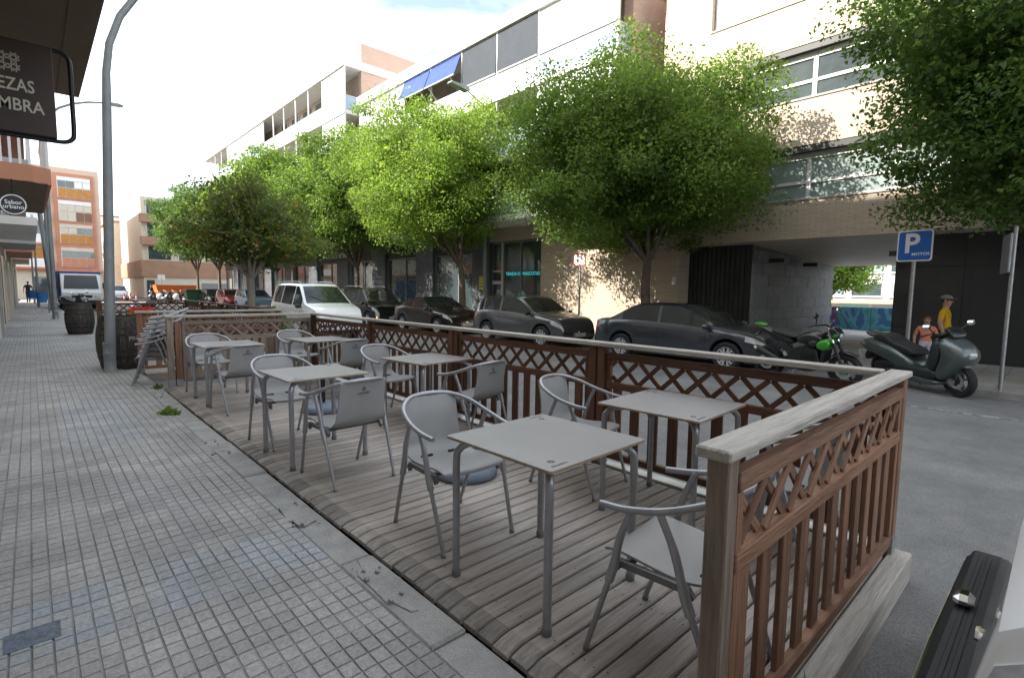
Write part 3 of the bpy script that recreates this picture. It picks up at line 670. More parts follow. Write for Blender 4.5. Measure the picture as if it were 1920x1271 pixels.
# balcony buildings
def loggia(name, label, Y0, Y1, slabs, roof, ztop, spec, endx, brick_y, brick_top):
    b = thing(name, label, 'building', (0, 0, 0)); XB, XF = 15.05, 13.82
    part(b, 'body', XB, 27, Y0+.35, Y1, slabs[0]+.3, roof+.3, m_loggia)
    part(b, 'end_wall', endx, 26.9, brick_y-.02, Y0+.349, slabs[0], brick_top, m_bbx, lab='salmon brick end wall')
    part(b, 'roof', XF-.1, 27.1, Y0-.05, Y1+.05, roof, ztop, m_white)
    for z in slabs: part(b, 'floor_slab', XF-.06, XB-.002, Y0-.03, Y1, z-.2, z+.02, m_white)
    lev = slabs+[roof]
    for fl in range(len(slabs)):
        z0 = lev[fl]+.02; z1 = lev[fl+1]-(.2 if fl < len(slabs)-1 else 0); zr = z0+.82; y = Y0
        sp = spec if fl == len(slabs)-1 else [({'blue': 'open', 'grey': 'glass'}.get(k, k), w_) for (k, w_) in spec]
        for kind, wd in sp:
            if y+wd > Y1+.01: wd = Y1-y
            if wd < .3: break
            a, c = y+.04, y+wd-.04
            part(b, 'mullion', XF, XF+.07, y-.035, y+.035, z0, z1-.001, m_wpan)
            if kind == 'lou':
                n = int((z1-zr)/.085); lp = MB(); lp.box(XF+.05, XF+.06, a, c, zr, z1-.01)
                for i in range(n): lp.box(XF+.01, XF+.05, a, c, zr+.01+i*.085, zr+.07+i*.085)
                lp.obj('louvre_panel', m_wpan, b); part(b, 'balustrade', XF+.02, XF+.035, a, c, z0+.03, zr-.04, m_gblue)
            elif kind == 'loufull':
                n = int((z1-z0)/.09); lp = MB(); lp.box(XF+.05, XF+.06, a, c, z0, z1-.01)
                for i in range(n): lp.box(XF+.01, XF+.05, a, c, z0+.01+i*.09, z0+.075+i*.09)
                lp.obj('louvre_panel', m_wpan, b)
            elif kind in ('grey', 'blue', 'orange'):
                part(b, 'parapet', XF+.005, XF+.06, a-.038, c+.038, z0, zr, m_wpan)
                drop = (z1-zr-.06) if kind == 'grey' else .95; out = .04 if kind == 'grey' else .38
                aw = MB(); x0, x1 = XF-.0, XF-out
                aw.add([(x0, a, z1-.04), (x0, c, z1-.04), (x1, c, z1-.04-drop), (x1, a, z1-.04-drop), (x0+.02, a, z1-.04), (x0+.02, c, z1-.04), (x1+.02, c, z1-.04-drop), (x1+.02, a, z1-.04-drop)],
                       [(0, 1, 2, 3), (7, 6, 5, 4), (0, 3, 7, 4), (1, 5, 6, 2), (3, 2, 6, 7)])
                o = aw.obj('awning', {'grey': m_awg, 'blue': m_awb, 'orange': m_awo}[kind], b)
                bar = MB(); bar.tube([(x1, a, z1-.05-drop), (x1, c, z1-.05-drop)], .025, 6); bar.obj('awning_bar', m_wpan, o)
                if kind != 'grey':
                    ar = MB(); ar.tube([(x1, a+.3, z1-.05-drop), (XF+.04, a+.3, zr+.1)], .014, 5); ar.tube([(x1, c-.3, z1-.05-drop), (XF+.04, c-.3, zr+.1)], .014, 5); ar.obj('awning_arm', m_wpan, o)
            elif kind == 'open':
                part(b, 'parapet', XF+.005, XF+.06, a-.038, c+.038, z0, zr, m_wpan)
                wn = part(b, 'window', XB-.03, XB-.004, y+.3, y+wd-.5, z0+.05, z1-.25, m_glass); part(wn, 'frame', XB-.05, XB-.031, y+.28, y+.36, z0+.05, z1-.2, m_frame)
            elif kind == 'glass':
                part(b, 'balustrade', XF+.02, XF+.035, a, c, z0+.03, zr-.04, m_gblue); part(b, 'handrail', XF, XF+.05, a, c, zr-.04, zr, m_frame)
                wn = part(b, 'window', XB-.03, XB-.004, y+.3, y+wd-.5, z0+.05, z1-.25, m_glass)
            y += wd
        part(b, 'side_balustrade', XF+.07, endx-.01, Y0-.0, Y0+.012, z0+.03, zr-.04, m_gblue); part(b, 'handrail', XF+.0, endx-.01, Y0-.02, Y0+.03, zr-.04, zr, m_frame)
        part(b, 'corner_post', XF-.005, XF+.075, Y0-.041, Y0-.036+.06, z0, z1-.002, m_frame)
    return b
spec2 = [('lou', 3.45), ('grey', 2.27), ('grey', 2.27), ('blue', 2.3), ('blue', 2.3), ('loufull', 1.6), ('loufull', 1.6), ('loufull', 1.7)]
b2 = loggia('balcony_building', 'white balcony building with grey and blue awnings above the brick wall', 10.28, 27.6, [4.42, 6.72, 9.05], 11.42, 11.9, spec2, 14.62, 10.3, 14.5)
spec3 = [('lou', 3.1), ('open', 2.2), ('open', 2.2), ('glass', 2.2), ('open', 2.2), ('open', 2.2), ('lou', 2.0), ('lou', 2.0), ('lou', 2.0), ('loufull', 2), ('loufull', 2), ('open', 2), ('glass', 2.2), ('open', 3)]
b3 = loggia('balcony_building', 'white balcony building with open loggias and a tall salmon brick end wall', 29.35, 61.5, [4.42, 6.85, 9.3, 11.72], 14.15, 14.6, spec3, 14.9, 29.4, 15.7)
for o in b3.children:
    if o.name.startswith('awning'): pass
# ground floors below the balcony buildings
gf = thing('shop_row', 'ground floor shops of slate cladding and glass under the balconies', 'shops', (0, 0, 0))
part(gf, 'brick_wall', X1+.002, X1+.4, YC+.3, 14.85, PAVZ, 4.2, m_bb); part(gf, 'brick_lintel', X1+.002, X1+.4, 14.85, 18.1, 3.62, 4.2, m_bb)
def shopwin(y0, y1, z0, z1, div, mg=m_glass, door=None):
    w_ = part(gf, 'window', X1+.22, X1+.24, y0, y1, z0, z1, mg)
    for y in [y0, y1]+div: part(w_, 'frame', X1+.17, X1+.26, y-.03, y+.03, z0, z1, m_gfr)
    part(w_, 'frame', X1+.168, X1+.262, y0, y1, z1-.07, z1, m_gfr); part(w_, 'frame', X1+.168, X1+.262, y0, y1, z0, z0+.1, m_gfr)
    return w_
w_ = shopwin(14.9, 17.3, PAVZ+.1, 3.6, [16.2])
dw = shopwin(17.36, 18.05, PAVZ, 3.6, []); part(dw, 'door_frame', X1+.15, X1+.167, 17.33, 17.45, PAVZ, 3.6, m_frame); part(dw, 'transom', X1+.15, X1+.167, 17.45, 18.05, 1.75, 1.9, m_frame); part(dw, 'transom', X1+.15, X1+.167, 17.45, 18.05, 2.3, 2.36, m_frame)
part(gf, 'pillar', X1-.02, X1+.4, 18.1, 19.3, PAVZ, 4.2, m_shopgrey)
y = 19.3; k = 0
while y < 60:
    wd = 3.3 if k % 2 == 0 else 1.6
    if k % 2 == 0:
        shopwin(y+.02, y+wd-.02, .25, 3.2, [y+wd*.4]); part(gf, 'wall', X1+.1, X1+.4, y, y+wd, 3.2, 4.2, m_darkclad); part(gf, 'wall', X1+.1, X1+.4, y, y+wd, PAVZ, .25, m_shopgrey)
    else:
        for j in range(6): part(gf, 'stone', X1-.02+R.uniform(0, .004), X1+.4, y+.004, y+wd-.004, PAVZ+j*.71, PAVZ+(j+1)*.71-.008, m_shopgrey)
    y += wd; k += 1
part(gf, 'shop_interior', X1+1.8, X1+1.9, 13.5, 60, PAVZ, 4.2, m_darkclad)
m_teal = M('turquoise_lettering', (.05, .62, .66), .5, emit=.25)
FY = frame_mat((X1+.205, 16.15, 2.20), (0, -1, 0), (0, 0, 1))
inst('lettering', text_mesh('TIENDA DE MASCOTAS', .2, m_teal, .002, sx=1.0, bold=0), w_, FY)
pet = MB(); pet.sphere((0, .35, .28), (.02, .38, .26), 14); pet.sphere((0, -.15, .33), (.02, .34, .33), 14); pet.sphere((0, -.15, .62), (.02, .12, .12), 10)
pet.obj('pet_figure', M('turquoise_print', (.18, .62, .58), .5), w_, smooth=True).location = (X1+.212, 16.3, .75)
sg = part(gf, 'shop_sign', X1-.03, X1+.09, 31.0, 35.6, 3.25, 3.95, m_darkclad)
inst('lettering', text_mesh('CLINICA VETERINARIA', .4, M('white_lettering', (.75, .75, .75), .5), .003), sg, frame_mat((X1-.036, 33.3, 3.6), (0, -1, 0), (0, 0, 1)))
ys = part(gf, 'notice', X1-.05, X1-.024, 18.45, 18.75, 1.5, 2.1, M('yellow_notice', (.75, .58, .03), .5))
part(ys, 'print', X1-.055, X1-.051, 18.5, 18.7, 1.76, 1.80, m_print); part(ys, 'print', X1-.055, X1-.051, 18.5, 18.7, 1.6, 1.66, m_print)

m_gren0 = M('grey_blind', (.2, .22, .24), .6)
# plaza behind the passage
gw = thing('graffiti_wall', 'low wall painted with blue and red graffiti seen through the passage', 'wall', (27, 6, 0))
m_graf = bpy.data.materials.new('graffiti'); m_graf.use_nodes = True
def _graf(m):
    n = m.node_tree; b = n.nodes['Principled BSDF']; k = n.links.new; t = n.nodes.new('ShaderNodeTexCoord')
    x = n.nodes.new('ShaderNodeTexNoise'); x.inputs['Scale'].default_value = .75; x.inputs['Detail'].default_value = 3; x.inputs['Distortion'].default_value = 1.2; k(t.outputs['Object'], x.inputs['Vector'])
    c = n.nodes.new('ShaderNodeValToRGB'); c.color_ramp.interpolation = 'CONSTANT'; e = c.color_ramp.elements
    e[0].color = (.05, .16, .30, 1); e[1].position = .42; e[1].color = (.12, .32, .45, 1)
    for p, q in ((.48, (.05, .30, .26)), (.53, (.10, .10, .36)), (.58, (.42, .03, .10)), (.66, (.2, .35, .5))): z = e.new(p); z.color = q+(1,)
    k(x.outputs['Fac'], c.inputs[0]); k(c.outputs[0], b.inputs['Base Color']); b.inputs['Roughness'].default_value = .7
_graf(m_graf)
for i in range(3): MB().cbox(-.1, .1, -2.2+i*2.2+.01, i*2.2-.01, -.05, .95, .01).obj('panel', m_graf, gw)
pb = thing('plaza_building', 'pale apartment building across the sunny plaza', 'building', (0, 0, 0))
m_pz = M('plaza_render', (.46, .455, .44), .8, col2=(.53, .52, .5), vs=2)
part(pb, 'wall', 50, 60, -6, 34, PAVZ, 16, m_pz); part(pb, 'canopy', 48.6, 49.999, -6, 34, .82, 1.05, M('brown_canopy', (.3, .22, .17), .7))
for i in range(9): part(pb, 'shop_blind', 49.9, 49.99, 1+i*2.6, 3.3+i*2.6, 0, .8, [M('pale_green_shutter', (.22, .36, .34), .6), M('grey_shutter', (.28, .3, .31), .6)][i % 2])
for f_ in range(6):
    for i in range(14):
        y0 = -5+i*2.6; z0 = 1.45+f_*1.9; wn = part(pb, 'window', 49.9, 49.99, y0, y0+2.0, z0, z0+.95, [m_glass, m_gblue, m_gren0][(i+f_) % 3]); part(wn, 'sill', 49.8, 49.899, y0-.1, y0+2.1, z0-.12, z0, m_frame)

# ---------------------------------------------------------------- buildings, left side
m_peach = M('peach_render', (.60, .43, .33), .85, col2=(.66, .49, .38), vs=1.2, bump=.1, bs=20)
m_salm = M('salmon_render', (.47, .205, .125), .8, col2=(.53, .245, .155), vs=2)
m_brs = M('brown_soffit', (.125, .085, .058), .8, col2=(.155, .108, .075), vs=1.5)
m_cream = M('cream_render', (.55, .49, .40), .85, col2=(.62, .56, .47), vs=1.5)
m_gren = M('grey_render', (.33, .33, .33), .85, col2=(.4, .4, .39), vs=1.5)
m_orp = M('ochre_panel', (.42, .18, .03), .5, col2=(.48, .22, .04), vs=2)
XL = -.75
lb = thing('corner_bar_building', 'tall building with a dark brown balcony overhanging the pavement', 'building', (0, 0, 0))
part(lb, 'wall', -10, XL, -16, 16.2, -.03, 16.3, m_cream); part(lb, 'balcony_slab', XL, .40, -9, 6.04, 3.1, 3.32, m_brs)
part(lb, 'balcony_front', .28, .402, -9, 6.045, 3.32, 4.2, m_brs); part(lb, 'soffit_trim', .25, .31, -9, 6.0, 3.09, 3.1, m_brs)
pd = part(lb, 'shop_front', XL, XL+.04, 1.5, 5.8, -.02, 2.8, m_gren)
lb2 = thing('balcony_house', 'house with salmon balcony and white railing behind the round sign', 'building', (0, 0, 0))
part(lb2, 'wall', -10, XL-.002, 16.2, 26.2, -.03, 12.1, m_cream)
bs = MB(); bs.prism([(XL, 11.42), (.12, 11.42), (.35, 11.62), (.33, 16.2), (XL, 16.2)], 3.1, 3.36, axis='z'); bs.obj('balcony_slab', [m_salm], lb2, fix=True)
part(lb2, 'balcony_soffit', XL, .30, 11.46, 16.18, 3.085, 3.099, m_brs)
for i in range(9):
    x = XL+.06+i*.11; 
    if x < .12: part(lb2, 'baluster', x, x+.035, 11.44, 11.475, 3.36, 4.4, m_wpan)
for i in range(30):
    y = 11.66+i*.15; part(lb2, 'baluster', .30, .335, y, y+.035, 3.36, 4.4, m_wpan)
part(lb2, 'handrail', .29, .345, 11.6, 16.2, 4.4, 4.45, m_wpan); part(lb2, 'handrail', XL, .2, 11.43, 11.485, 4.4, 4.45, m_wpan)
part(lb2, 'sun_blind', XL, -.1, 11.50, 11.53, 3.9, 4.7, m_awb)
lowh = [(26.2, 33.5, 12.0, m_peach, m_gren), (33.5, 44, 11.0, m_gren, m_salm), (44, 58, 12.5, m_cream, m_peach)]
for i, (ya, yb, h, ma, mb_) in enumerate(lowh):
    hb = thing('terraced_house', ['peach terraced house with grey balconies past the salmon balcony', 'grey terraced house with red balconies behind the leaning pole', 'cream terraced house next to the orange apartment block'][i], 'building', (0, 0, 0))
    part(hb, 'wall', -10, XL-.004, ya, yb-.003, -.03, h, ma)
    for f_ in range(3):
        z = 3.0+f_*2.9
        if z+1 > h: break
        bl = part(hb, 'balcony', XL, .25-.1*i, ya+.8, yb-1.2, z, z+.2, mb_); part(bl, 'railing', .15-.1*i, .22-.1*i, ya+.8, yb-1.2, z+.2, z+1.1, [m_wpan, m_salm, m_cream][i])
        for q in range(2): wn = part(hb, 'window', XL-.02, XL+.01, ya+1.3+q*3, ya+2.6+q*3, z+.3, z+2.3, m_glass); part(wn, 'frame', XL+.011, XL+.04, ya+1.25+q*3, ya+1.33+q*3, z+.3, z+2.3, m_frame)
    for q in range(3): dd = part(hb, 'doorway', XL-.02, XL+.02, ya+.8+q*2.3, ya+2.2+q*2.3, 0, 2.4, [m_gren, m_darkclad, m_salm][q]); part(dd, 'jamb', XL+.021, XL+.07, ya+.7+q*2.3, ya+.8+q*2.3, 0, 2.5, m_cream)
for (y, c_) in ((17.0, m_gren), (20.2, m_cream), (23.0, m_gren)):
    dd = part(lb2, 'doorway', XL-.02, XL+.02, y, y+1.6, 0, 2.4, m_darkclad); part(dd, 'pilaster', XL+.001, XL+.1, y-.5, y-.1, -.02, 2.9, c_)
part(lb2, 'balcony_slab', XL, .22, 18.0, 24.5, 2.95, 3.15, m_white)
# orange apartment block closing the left side of the street
ob = thing('orange_apartment_block', 'peach apartment block framed in orange with ochre window panels', 'building', (0, 0, 0))
part(ob, 'wall', -12, 6.2, 75, 95, -.1, 14.0, m_peach); part(ob, 'frame', 2.3, 5.75, 74.8, 74.99, 3.1, 13.4, m_salm)
part(ob, 'ground_floor', -2, 6.0, 74.9, 74.995, -.1, 2.9, m_cream); part(ob, 'entrance', .2, 1.5, 74.8, 74.9, 0, 2.3, m_glass); part(ob, 'ledge', -2, 6.1, 74.5, 74.99, 2.9, 3.1, m_salm)
for r_, (z0, z1, kind) in enumerate(((3.4, 5.5, 0), (5.95, 8.0, 1), (8.3, 10.5, 2), (10.8, 13.0, 3))):
    bd = part(ob, 'window', 2.65, 5.45, 74.72, 74.8, z0, z1, m_frame)
    h = z1-z0
    for c_ in range(4):
        x0 = 2.7+c_*.69; lowm = [m_salm, m_orp, m_cream, m_orp][kind]
        if kind == 2 and c_ >= 2: lowm = M('brown_panel', (.2, .1, .06), .5)
        part(bd, 'panel', x0+.03, x0+.66, 74.66, 74.72, z0+.05, z0+h*.46, lowm)
        up_ = m_cream if (kind == 2 or (kind == 1 and c_ < 2)) else (m_wpan if kind == 3 and c_ > 1 else m_glass)
        part(bd, 'pane', x0+.03, x0+.66, 74.66, 74.72, z0+h*.5, z0+h*.8, up_)
    part(bd, 'blind', 2.68, 5.42, 74.64, 74.72, z0+h*.82, z1, m_cream if kind < 2 else m_wpan)
    bl = part(ob, 'balcony', -1.6, 1.9, 74.2, 74.99, z0-.3, z0-.1, m_salm); part(bl, 'railing', -1.6, 1.9, 74.2, 74.26, z0-.1, z0+.8, m_wpan); part(ob, 'window', -1.2, 1.5, 74.9, 74.99, z0, z1-.2, m_orp if kind == 0 else m_glass)
# far end of the street
fbk = thing('brown_corner_building', 'brown corner building with a long dark balcony above a cream wall', 'building', (0, 0, 0))
m_brn = M('brown_render', (.30, .18, .115), .85, col2=(.36, .22, .145), vs=1)
part(fbk, 'wall', 10.6, 30, 80, 100, -.1, 2.6, m_cream); part(fbk, 'wall', 10.4, 30, 79.8, 100, 2.6, 4.7, m_brn); part(fbk, 'wall', 10.6, 30, 80, 100, 4.7, 12.6, m_cream)
for z in (6.6, 9.4): part(fbk, 'balcony', 10.38, 24, 79.2, 79.99, z, z+1.0, m_brn)
for z in (4.75, 7.6, 10.4):
    for x in (11.2, 14.5, 17.8): wn = part(fbk, 'window', x, x+2.4, 79.93, 79.99, z+.1, z+1.7, m_glass); part(wn, 'frame', x-.08, x, 79.9, 79.99, z+.1, z+1.7, m_frame)
part(fbk, 'garage_door', 17, 21, 79.9, 79.99, -.1, 1.9, m_gfr); part(fbk, 'door', 10.9, 11.7, 79.9, 79.99, -.1, 2.2, m_darkclad)
for i, (ya, yb, h, ma) in enumerate(((102, 116, 11.2, m_cream), (116.2, 132, 13.4, m_white), (132.2, 150, 12.2, m_peach))):
    fh = thing('far_house', ['cream house with balconies at the far end of the street', 'white house with shallow balconies at the far end of the street', 'peach house last in the far row'][i], 'building', (0, 0, 0))
    part(fh, 'wall', 9.4, 20, ya, yb, -.1, h, ma); part(fh, 'roof', 9.1, 20, ya-.1, yb+.02, h, h+.25, M('roof_tile', (.35, .2, .13), .9))
    for f_ in range(3):
        for q in range(3):
            y0 = ya+1.2+q*4.4; z = .4+f_*3.1
            wn = part(fh, 'window', 9.34, 9.39, y0, y0+1.2, z+.2, z+2.2, m_salm if (q+f_) % 2 else m_glass)
            if f_: part(wn, 'balcony', 8.6, 9.33, y0-.4, y0+1.7, z-.05, z+.1, ma); part(wn, 'railing', 8.6, 8.65, y0-.4, y0+1.7, z+.1, z+1.0, m_gren)
# ---------------------------------------------------------------- trees
import numpy as np
NR = np.random.default_rng(11)
m_bark = M('bark', (.10, .075, .055), .95, col2=(.19, .155, .125), vs=6, bump=1, bs=25)
m_barkl = M('pale_bark', (.26, .23, .20), .95, col2=(.36, .32, .28), vs=6, bump=.8, bs=25)
lf_a = leaf_mat('leaves_mid_green', (.06, .13, .018), (.15, .24, .036))
lf_b = leaf_mat('leaves_bright_green', (.10, .185, .022), (.2, .31, .045))
lf_d = leaf_mat('leaves_deep_green', (.042, .1, .018), (.1, .175, .032))
lf_y = leaf_mat('leaves_olive', (.05, .085, .018), (.12, .16, .03), (.32, .17, .02))
def leaf_mesh(name, C, size, mat, droop=.5):
    n = len(C); d = NR.normal(size=(n, 3)); d[:, 2] = d[:, 2]*.6-droop; d /= np.linalg.norm(d, axis=1)[:, None]
    u = NR.normal(size=(n, 3))*.7; u[:, 2] += .9; s = np.cross(d, u); s /= np.linalg.norm(s, axis=1)[:, None]+1e-9
    l = size*NR.uniform(.65, 1.3, n)[:, None]; nn = np.cross(s, d)
    V = np.empty((n, 4, 3)); V[:, 0] = C; V[:, 1] = C+d*l*.45+s*l*.30+nn*l*.06; V[:, 2] = C+d*l-nn*l*.05; V[:, 3] = C+d*l*.45-s*l*.30+nn*l*.06
    me = bpy.data.meshes.new(name); me.vertices.add(4*n); me.vertices.foreach_set('co', V.reshape(-1).astype(np.float32))
    me.loops.add(4*n); me.loops.foreach_set('vertex_index', np.arange(4*n, dtype=np.int32)); me.polygons.add(n)
    me.polygons.foreach_set('loop_start', np.arange(0, 4*n, 4, dtype=np.int32)); me.polygons.foreach_set('loop_total', np.full(n, 4, dtype=np.int32))
    me.materials.append(mat); me.update(calc_edges=True); return me
def tree(name, label, x, y, z, trunk, cc, cr, nclump, per, leaf, mat, bark=m_bark, sig=.3, group=None, flat=-.55, seed=0, tr=.13):
    """trunk: offsets of the bole up to its fork; cc: crown centre offset; cr: crown radii; clumps of leaves carried on limbs"""
    rg = np.random.default_rng(100+seed); t = thing(name, label, 'tree', (x, y, z), group=group)
    tb = MB(); P = [Vector(p) for p in trunk]; n = len(P)
    tb.tube(catmull([(0, 0, -.05)]+[tuple(p) for p in P], 4), list(np.linspace(tr*1.25, tr*.8, 4*n+1)), 9)
    top = P[-1]; C = []
    tries = 0; md = sig*1.5
    while len(C) < nclump and tries < 6000:
        tries += 1; v = rg.normal(size=3); v /= np.linalg.norm(v); r = rg.uniform(.1, 1)**.42
        q = noise.noise(Vector(v*1.7)+Vector((seed*3.1, 0, 0))); q2 = noise.noise(Vector(v*4.1)+Vector((0, seed*2.3, 5)))
        r *= 1+.36*q+.24*q2
        p = v*r
        if p[2] < flat+rg.uniform(-.12, .12): continue
        c_ = np.array((cc[0]+p[0]*cr[0], cc[1]+p[1]*cr[1], cc[2]+p[2]*cr[2]))
        if C and np.min(np.linalg.norm((np.array(C)-c_)*np.array([1, 1, 1.35]), axis=1)) < md: continue
        C.append(c_)
    nclump = len(C)
    C = np.array(C)
    nl = 9
    limbs = []
    for k in range(nl):
        a = 2*pi*k/nl+rg.uniform(-.3, .3); e = rg.uniform(.1, .75)
        E = Vector((cc[0]+cr[0]*.55*cos(a)*cos(e), cc[1]+cr[1]*.55*sin(a)*cos(e), cc[2]+cr[2]*(.6*sin(e)-.15)))
        m_ = top.lerp(E, .5)+Vector((0, 0, -.12*cr[2])); pts = catmull([tuple(top-Vector((0, 0, .12))), tuple(m_), tuple(E)], 4)
        tb.tube(pts, list(np.linspace(tr*.55, tr*.16, len(pts))), 6); limbs += [m_, E, m_.lerp(E, .5)]
    for c in C[::3]:
        cv = Vector(c); b = min(limbs, key=lambda q: (q-cv).length); mid = b.lerp(cv, .5)+Vector((0, 0, -.08)); tb.tube([b, mid, cv], [tr*.15, tr*.1, .006], 4, cap=False)
    tb.obj('trunk', bark, t, smooth=60)
    B = rg.normal(size=(nclump*per, 3)); B /= np.linalg.norm(B, axis=1)[:, None]; B *= (rg.uniform(0, 1, (nclump*per, 1))**.45)
    L_ = np.repeat(C, per, axis=0)+B*np.array([sig*1.75, sig*1.75, sig*1.05])*np.repeat(rg.uniform(.6, 1.3, (nclump, 1)), per, axis=0)
    F_ = np.repeat(np.array(cc)+(C-np.array(cc))*.74, max(per//6, 8), axis=0); F_ = F_+rg.normal(size=F_.shape)*sig
    me = leaf_mesh('crown', np.concatenate([L_, F_]), np.concatenate([np.full((len(L_), 1), leaf), np.full((len(F_), 1), leaf*1.7)]), mat); link(bpy.data.objects.new('crown', me), t); return t
GT = 'street trees along the right pavement'
TX = 12.95
tree('street_tree', 'leafy street tree hanging over the parking sign from beyond the pole', 13.0, .05, PAVZ, [(0, 0, 1.2), (.02, .1, 2.2), (0, .3, 3.2)], (-.3, .35, 5.6), (2.9, 2.85, 3.1), 230, 400, .088, lf_d, sig=.42, seed=1, group=GT, flat=-.8)
tree('street_tree', 'forked street tree shading the brick wall behind the dark saloon', TX, 8.35, PAVZ, [(0, 0, .9), (-.02, .02, 1.9), (.02, 0, 2.5)], (-.25, .6, 5.2), (3.6, 3.9, 2.5), 300, 430, .088, lf_a, sig=.44, seed=2, group=GT, flat=-.85)
tree('street_tree', 'bright sunlit street tree behind the brown coupe', TX, 17.0, PAVZ, [(0, 0, .9), (.0, .03, 1.9), (-.05, .1, 2.6)], (-.4, 1.5, 6.1), (3.2, 3.7, 3.2), 270, 360, .10, lf_b, sig=.45, seed=3, group=GT, flat=-.8)
tree('street_tree', 'street tree behind the black people carrier', TX, 26.4, PAVZ, [(0, 0, .9), (.1, .1, 1.9), (.2, .3, 2.7)], (-.3, .6, 6.3), (3.2, 3.6, 3.1), 260, 240, .13, lf_a, sig=.45, seed=4, group=GT, flat=-.75)
for i, (yy, h, lab, mt) in enumerate(((35.5, 6.9, 'street tree between the clinic sign and the white van', lf_a), (44.5, 7.3, 'street tree beyond the small olive tree', lf_a), (54, 7.3, 'street tree near the light blue car', lf_d), (62.5, 7.5, 'last dark street tree beside the brown corner building', lf_d))):
    tree('street_tree', lab, TX, yy, PAVZ, [(0, 0, 1), (0, .05, 2.1), (0, 0, 3.1)], (-.2, 0, h), (3.3, 3.7, 3.6), 220, 170, .18, mt, seed=5+i, group=GT, sig=.5, flat=-.75)
tree('small_tree', 'small olive leaved tree with pale trunk beside the second terrace', 3.95, 13.7, ROADZ, [(0, 0, .8), (.02, 0, 1.5), (.03, .03, 1.95)], (.1, .15, 2.95), (1.55, 1.75, 1.2), 190, 65, .09, lf_y, bark=m_barkl, sig=.2, seed=12, tr=.095)
tree('plaza_tree', 'thin tree growing by the graffiti wall in the plaza', 25.5, 7.3, PAVZ, [(0, 0, 1), (.1, 0, 2.2), (.2, 0, 3)], (0, -.3, 5), (2.2, 2.2, 2), 120, 50, .16, lf_b, seed=14, tr=.11)
tree('plaza_tree', 'bright yellow green tree in front of the plaza building', 36, 10.2, PAVZ, [(0, 0, .8), (0, .1, 1.4)], (0, 0, 2.9), (1.5, 1.9, 1.7), 120, 60, .2, lf_b, seed=15, tr=.1)
# planting by the small tree, weeds and flowers
def bush(name, label, x, y, z, r, n, leaf, mat, cat='plant', kind=None):
    C = NR.normal(size=(n, 3)); C /= np.linalg.norm(C, axis=1)[:, None]; C *= (NR.uniform(.3, 1, n)**.5)[:, None]; C[:, 2] = np.abs(C[:, 2]); C *= np.array(r)
    t = thing(name, label, cat, (x, y, z)); link(bpy.data.objects.new('foliage', leaf_mesh('foliage', C, leaf, mat, droop=-.3)), t)
    s_ = MB(); [s_.tube([(0, 0, -.02), (cos(a)*r[0]*.3, sin(a)*r[1]*.3, r[2]*.7)], [.012, .004], 5) for a in (0, 1.3, 2.6, 3.9, 5.2)]; s_.obj('stem', m_bark, t); return t
bush('green_bush', 'bright green bush at the foot of the small olive tree', 4.3, 13.3, ROADZ, (.62, .85, 1.15), 2600, .09, lf_b)
for i, (x, y) in enumerate(((3.85, 11.6), (3.85, 15.6), (3.85, 17.6))): bush('hedge_plant', ['low hedge plant outside the second terrace fence, near its corner post', 'low hedge plant outside the second terrace fence, past the small tree', 'last low hedge plant outside the second terrace fence'][i], x, y, ROADZ, (.25, .95, 1.05), 1500, .09, lf_d)
bush('grass_tuft', 'green weed tuft growing in the pavement joint by the deck edge', 1.13, 7.15, -.03, (.09, .12, .055), 160, .05, lf_b)
bush('weed', 'small weed under the stacked chairs', 1.3, 9.05, -.03, (.06, .12, .06), 60, .05, lf_d)
ag = thing('agave_plant', 'spiky young plant at the foot of the bare corner post', 'plant', (1.72, .47, 0))
for k in range(11):
    a = k*2.4; l_ = .12+.05*(k % 3); lf = MB(); d = Vector((cos(a), sin(a), 0)); s_ = Vector((-sin(a), cos(a), 0))
    lf.add([d*.0-s_*.01, d*.0+s_*.01, d*l_*.55+s_*.012+Vector((0, 0, l_*.55)), d*l_*.55-s_*.012+Vector((0, 0, l_*.55)), d*l_*.95+Vector((0, 0, l_*.8)), d*l_*.5+Vector((0, 0, l_*.48))], [(0, 1, 2, 5), (0, 5, 3), (5, 2, 4), (3, 5, 4)]); lf.obj('leaf', M('agave_leaf', (.07, .12, .04), .5, col2=(.13, .16, .06), vs=9), ag)
m_red = leaf_mat('red_flowers', (.45, .03, .02), (.6, .10, .03))
pt = thing('flower_box', 'terracotta flower box with red flowers beside the rear barrel', 'planter', (1.75, 13.6, .62))
MB().cbox(-.2, .2, -.55, .55, 0, .2, .012).obj('box', M('terracotta', (.34, .12, .06), .8), pt)
C = NR.uniform(-1, 1, (500, 3))*np.array([.2, .55, .1])+np.array([0, 0, .27]); link(bpy.data.objects.new('flowers', leaf_mesh('flowers', C, .06, m_red, -.5)), pt)
C = NR.uniform(-1, 1, (500, 3))*np.array([.22, .58, .09])+np.array([0, 0, .22]); link(bpy.data.objects.new('foliage', leaf_mesh('foliage', C, .07, lf_a, -.2)), pt)
MB().box(-.15, .15, -.4, .4, -.62, 0).obj('stand', m_fd, pt)

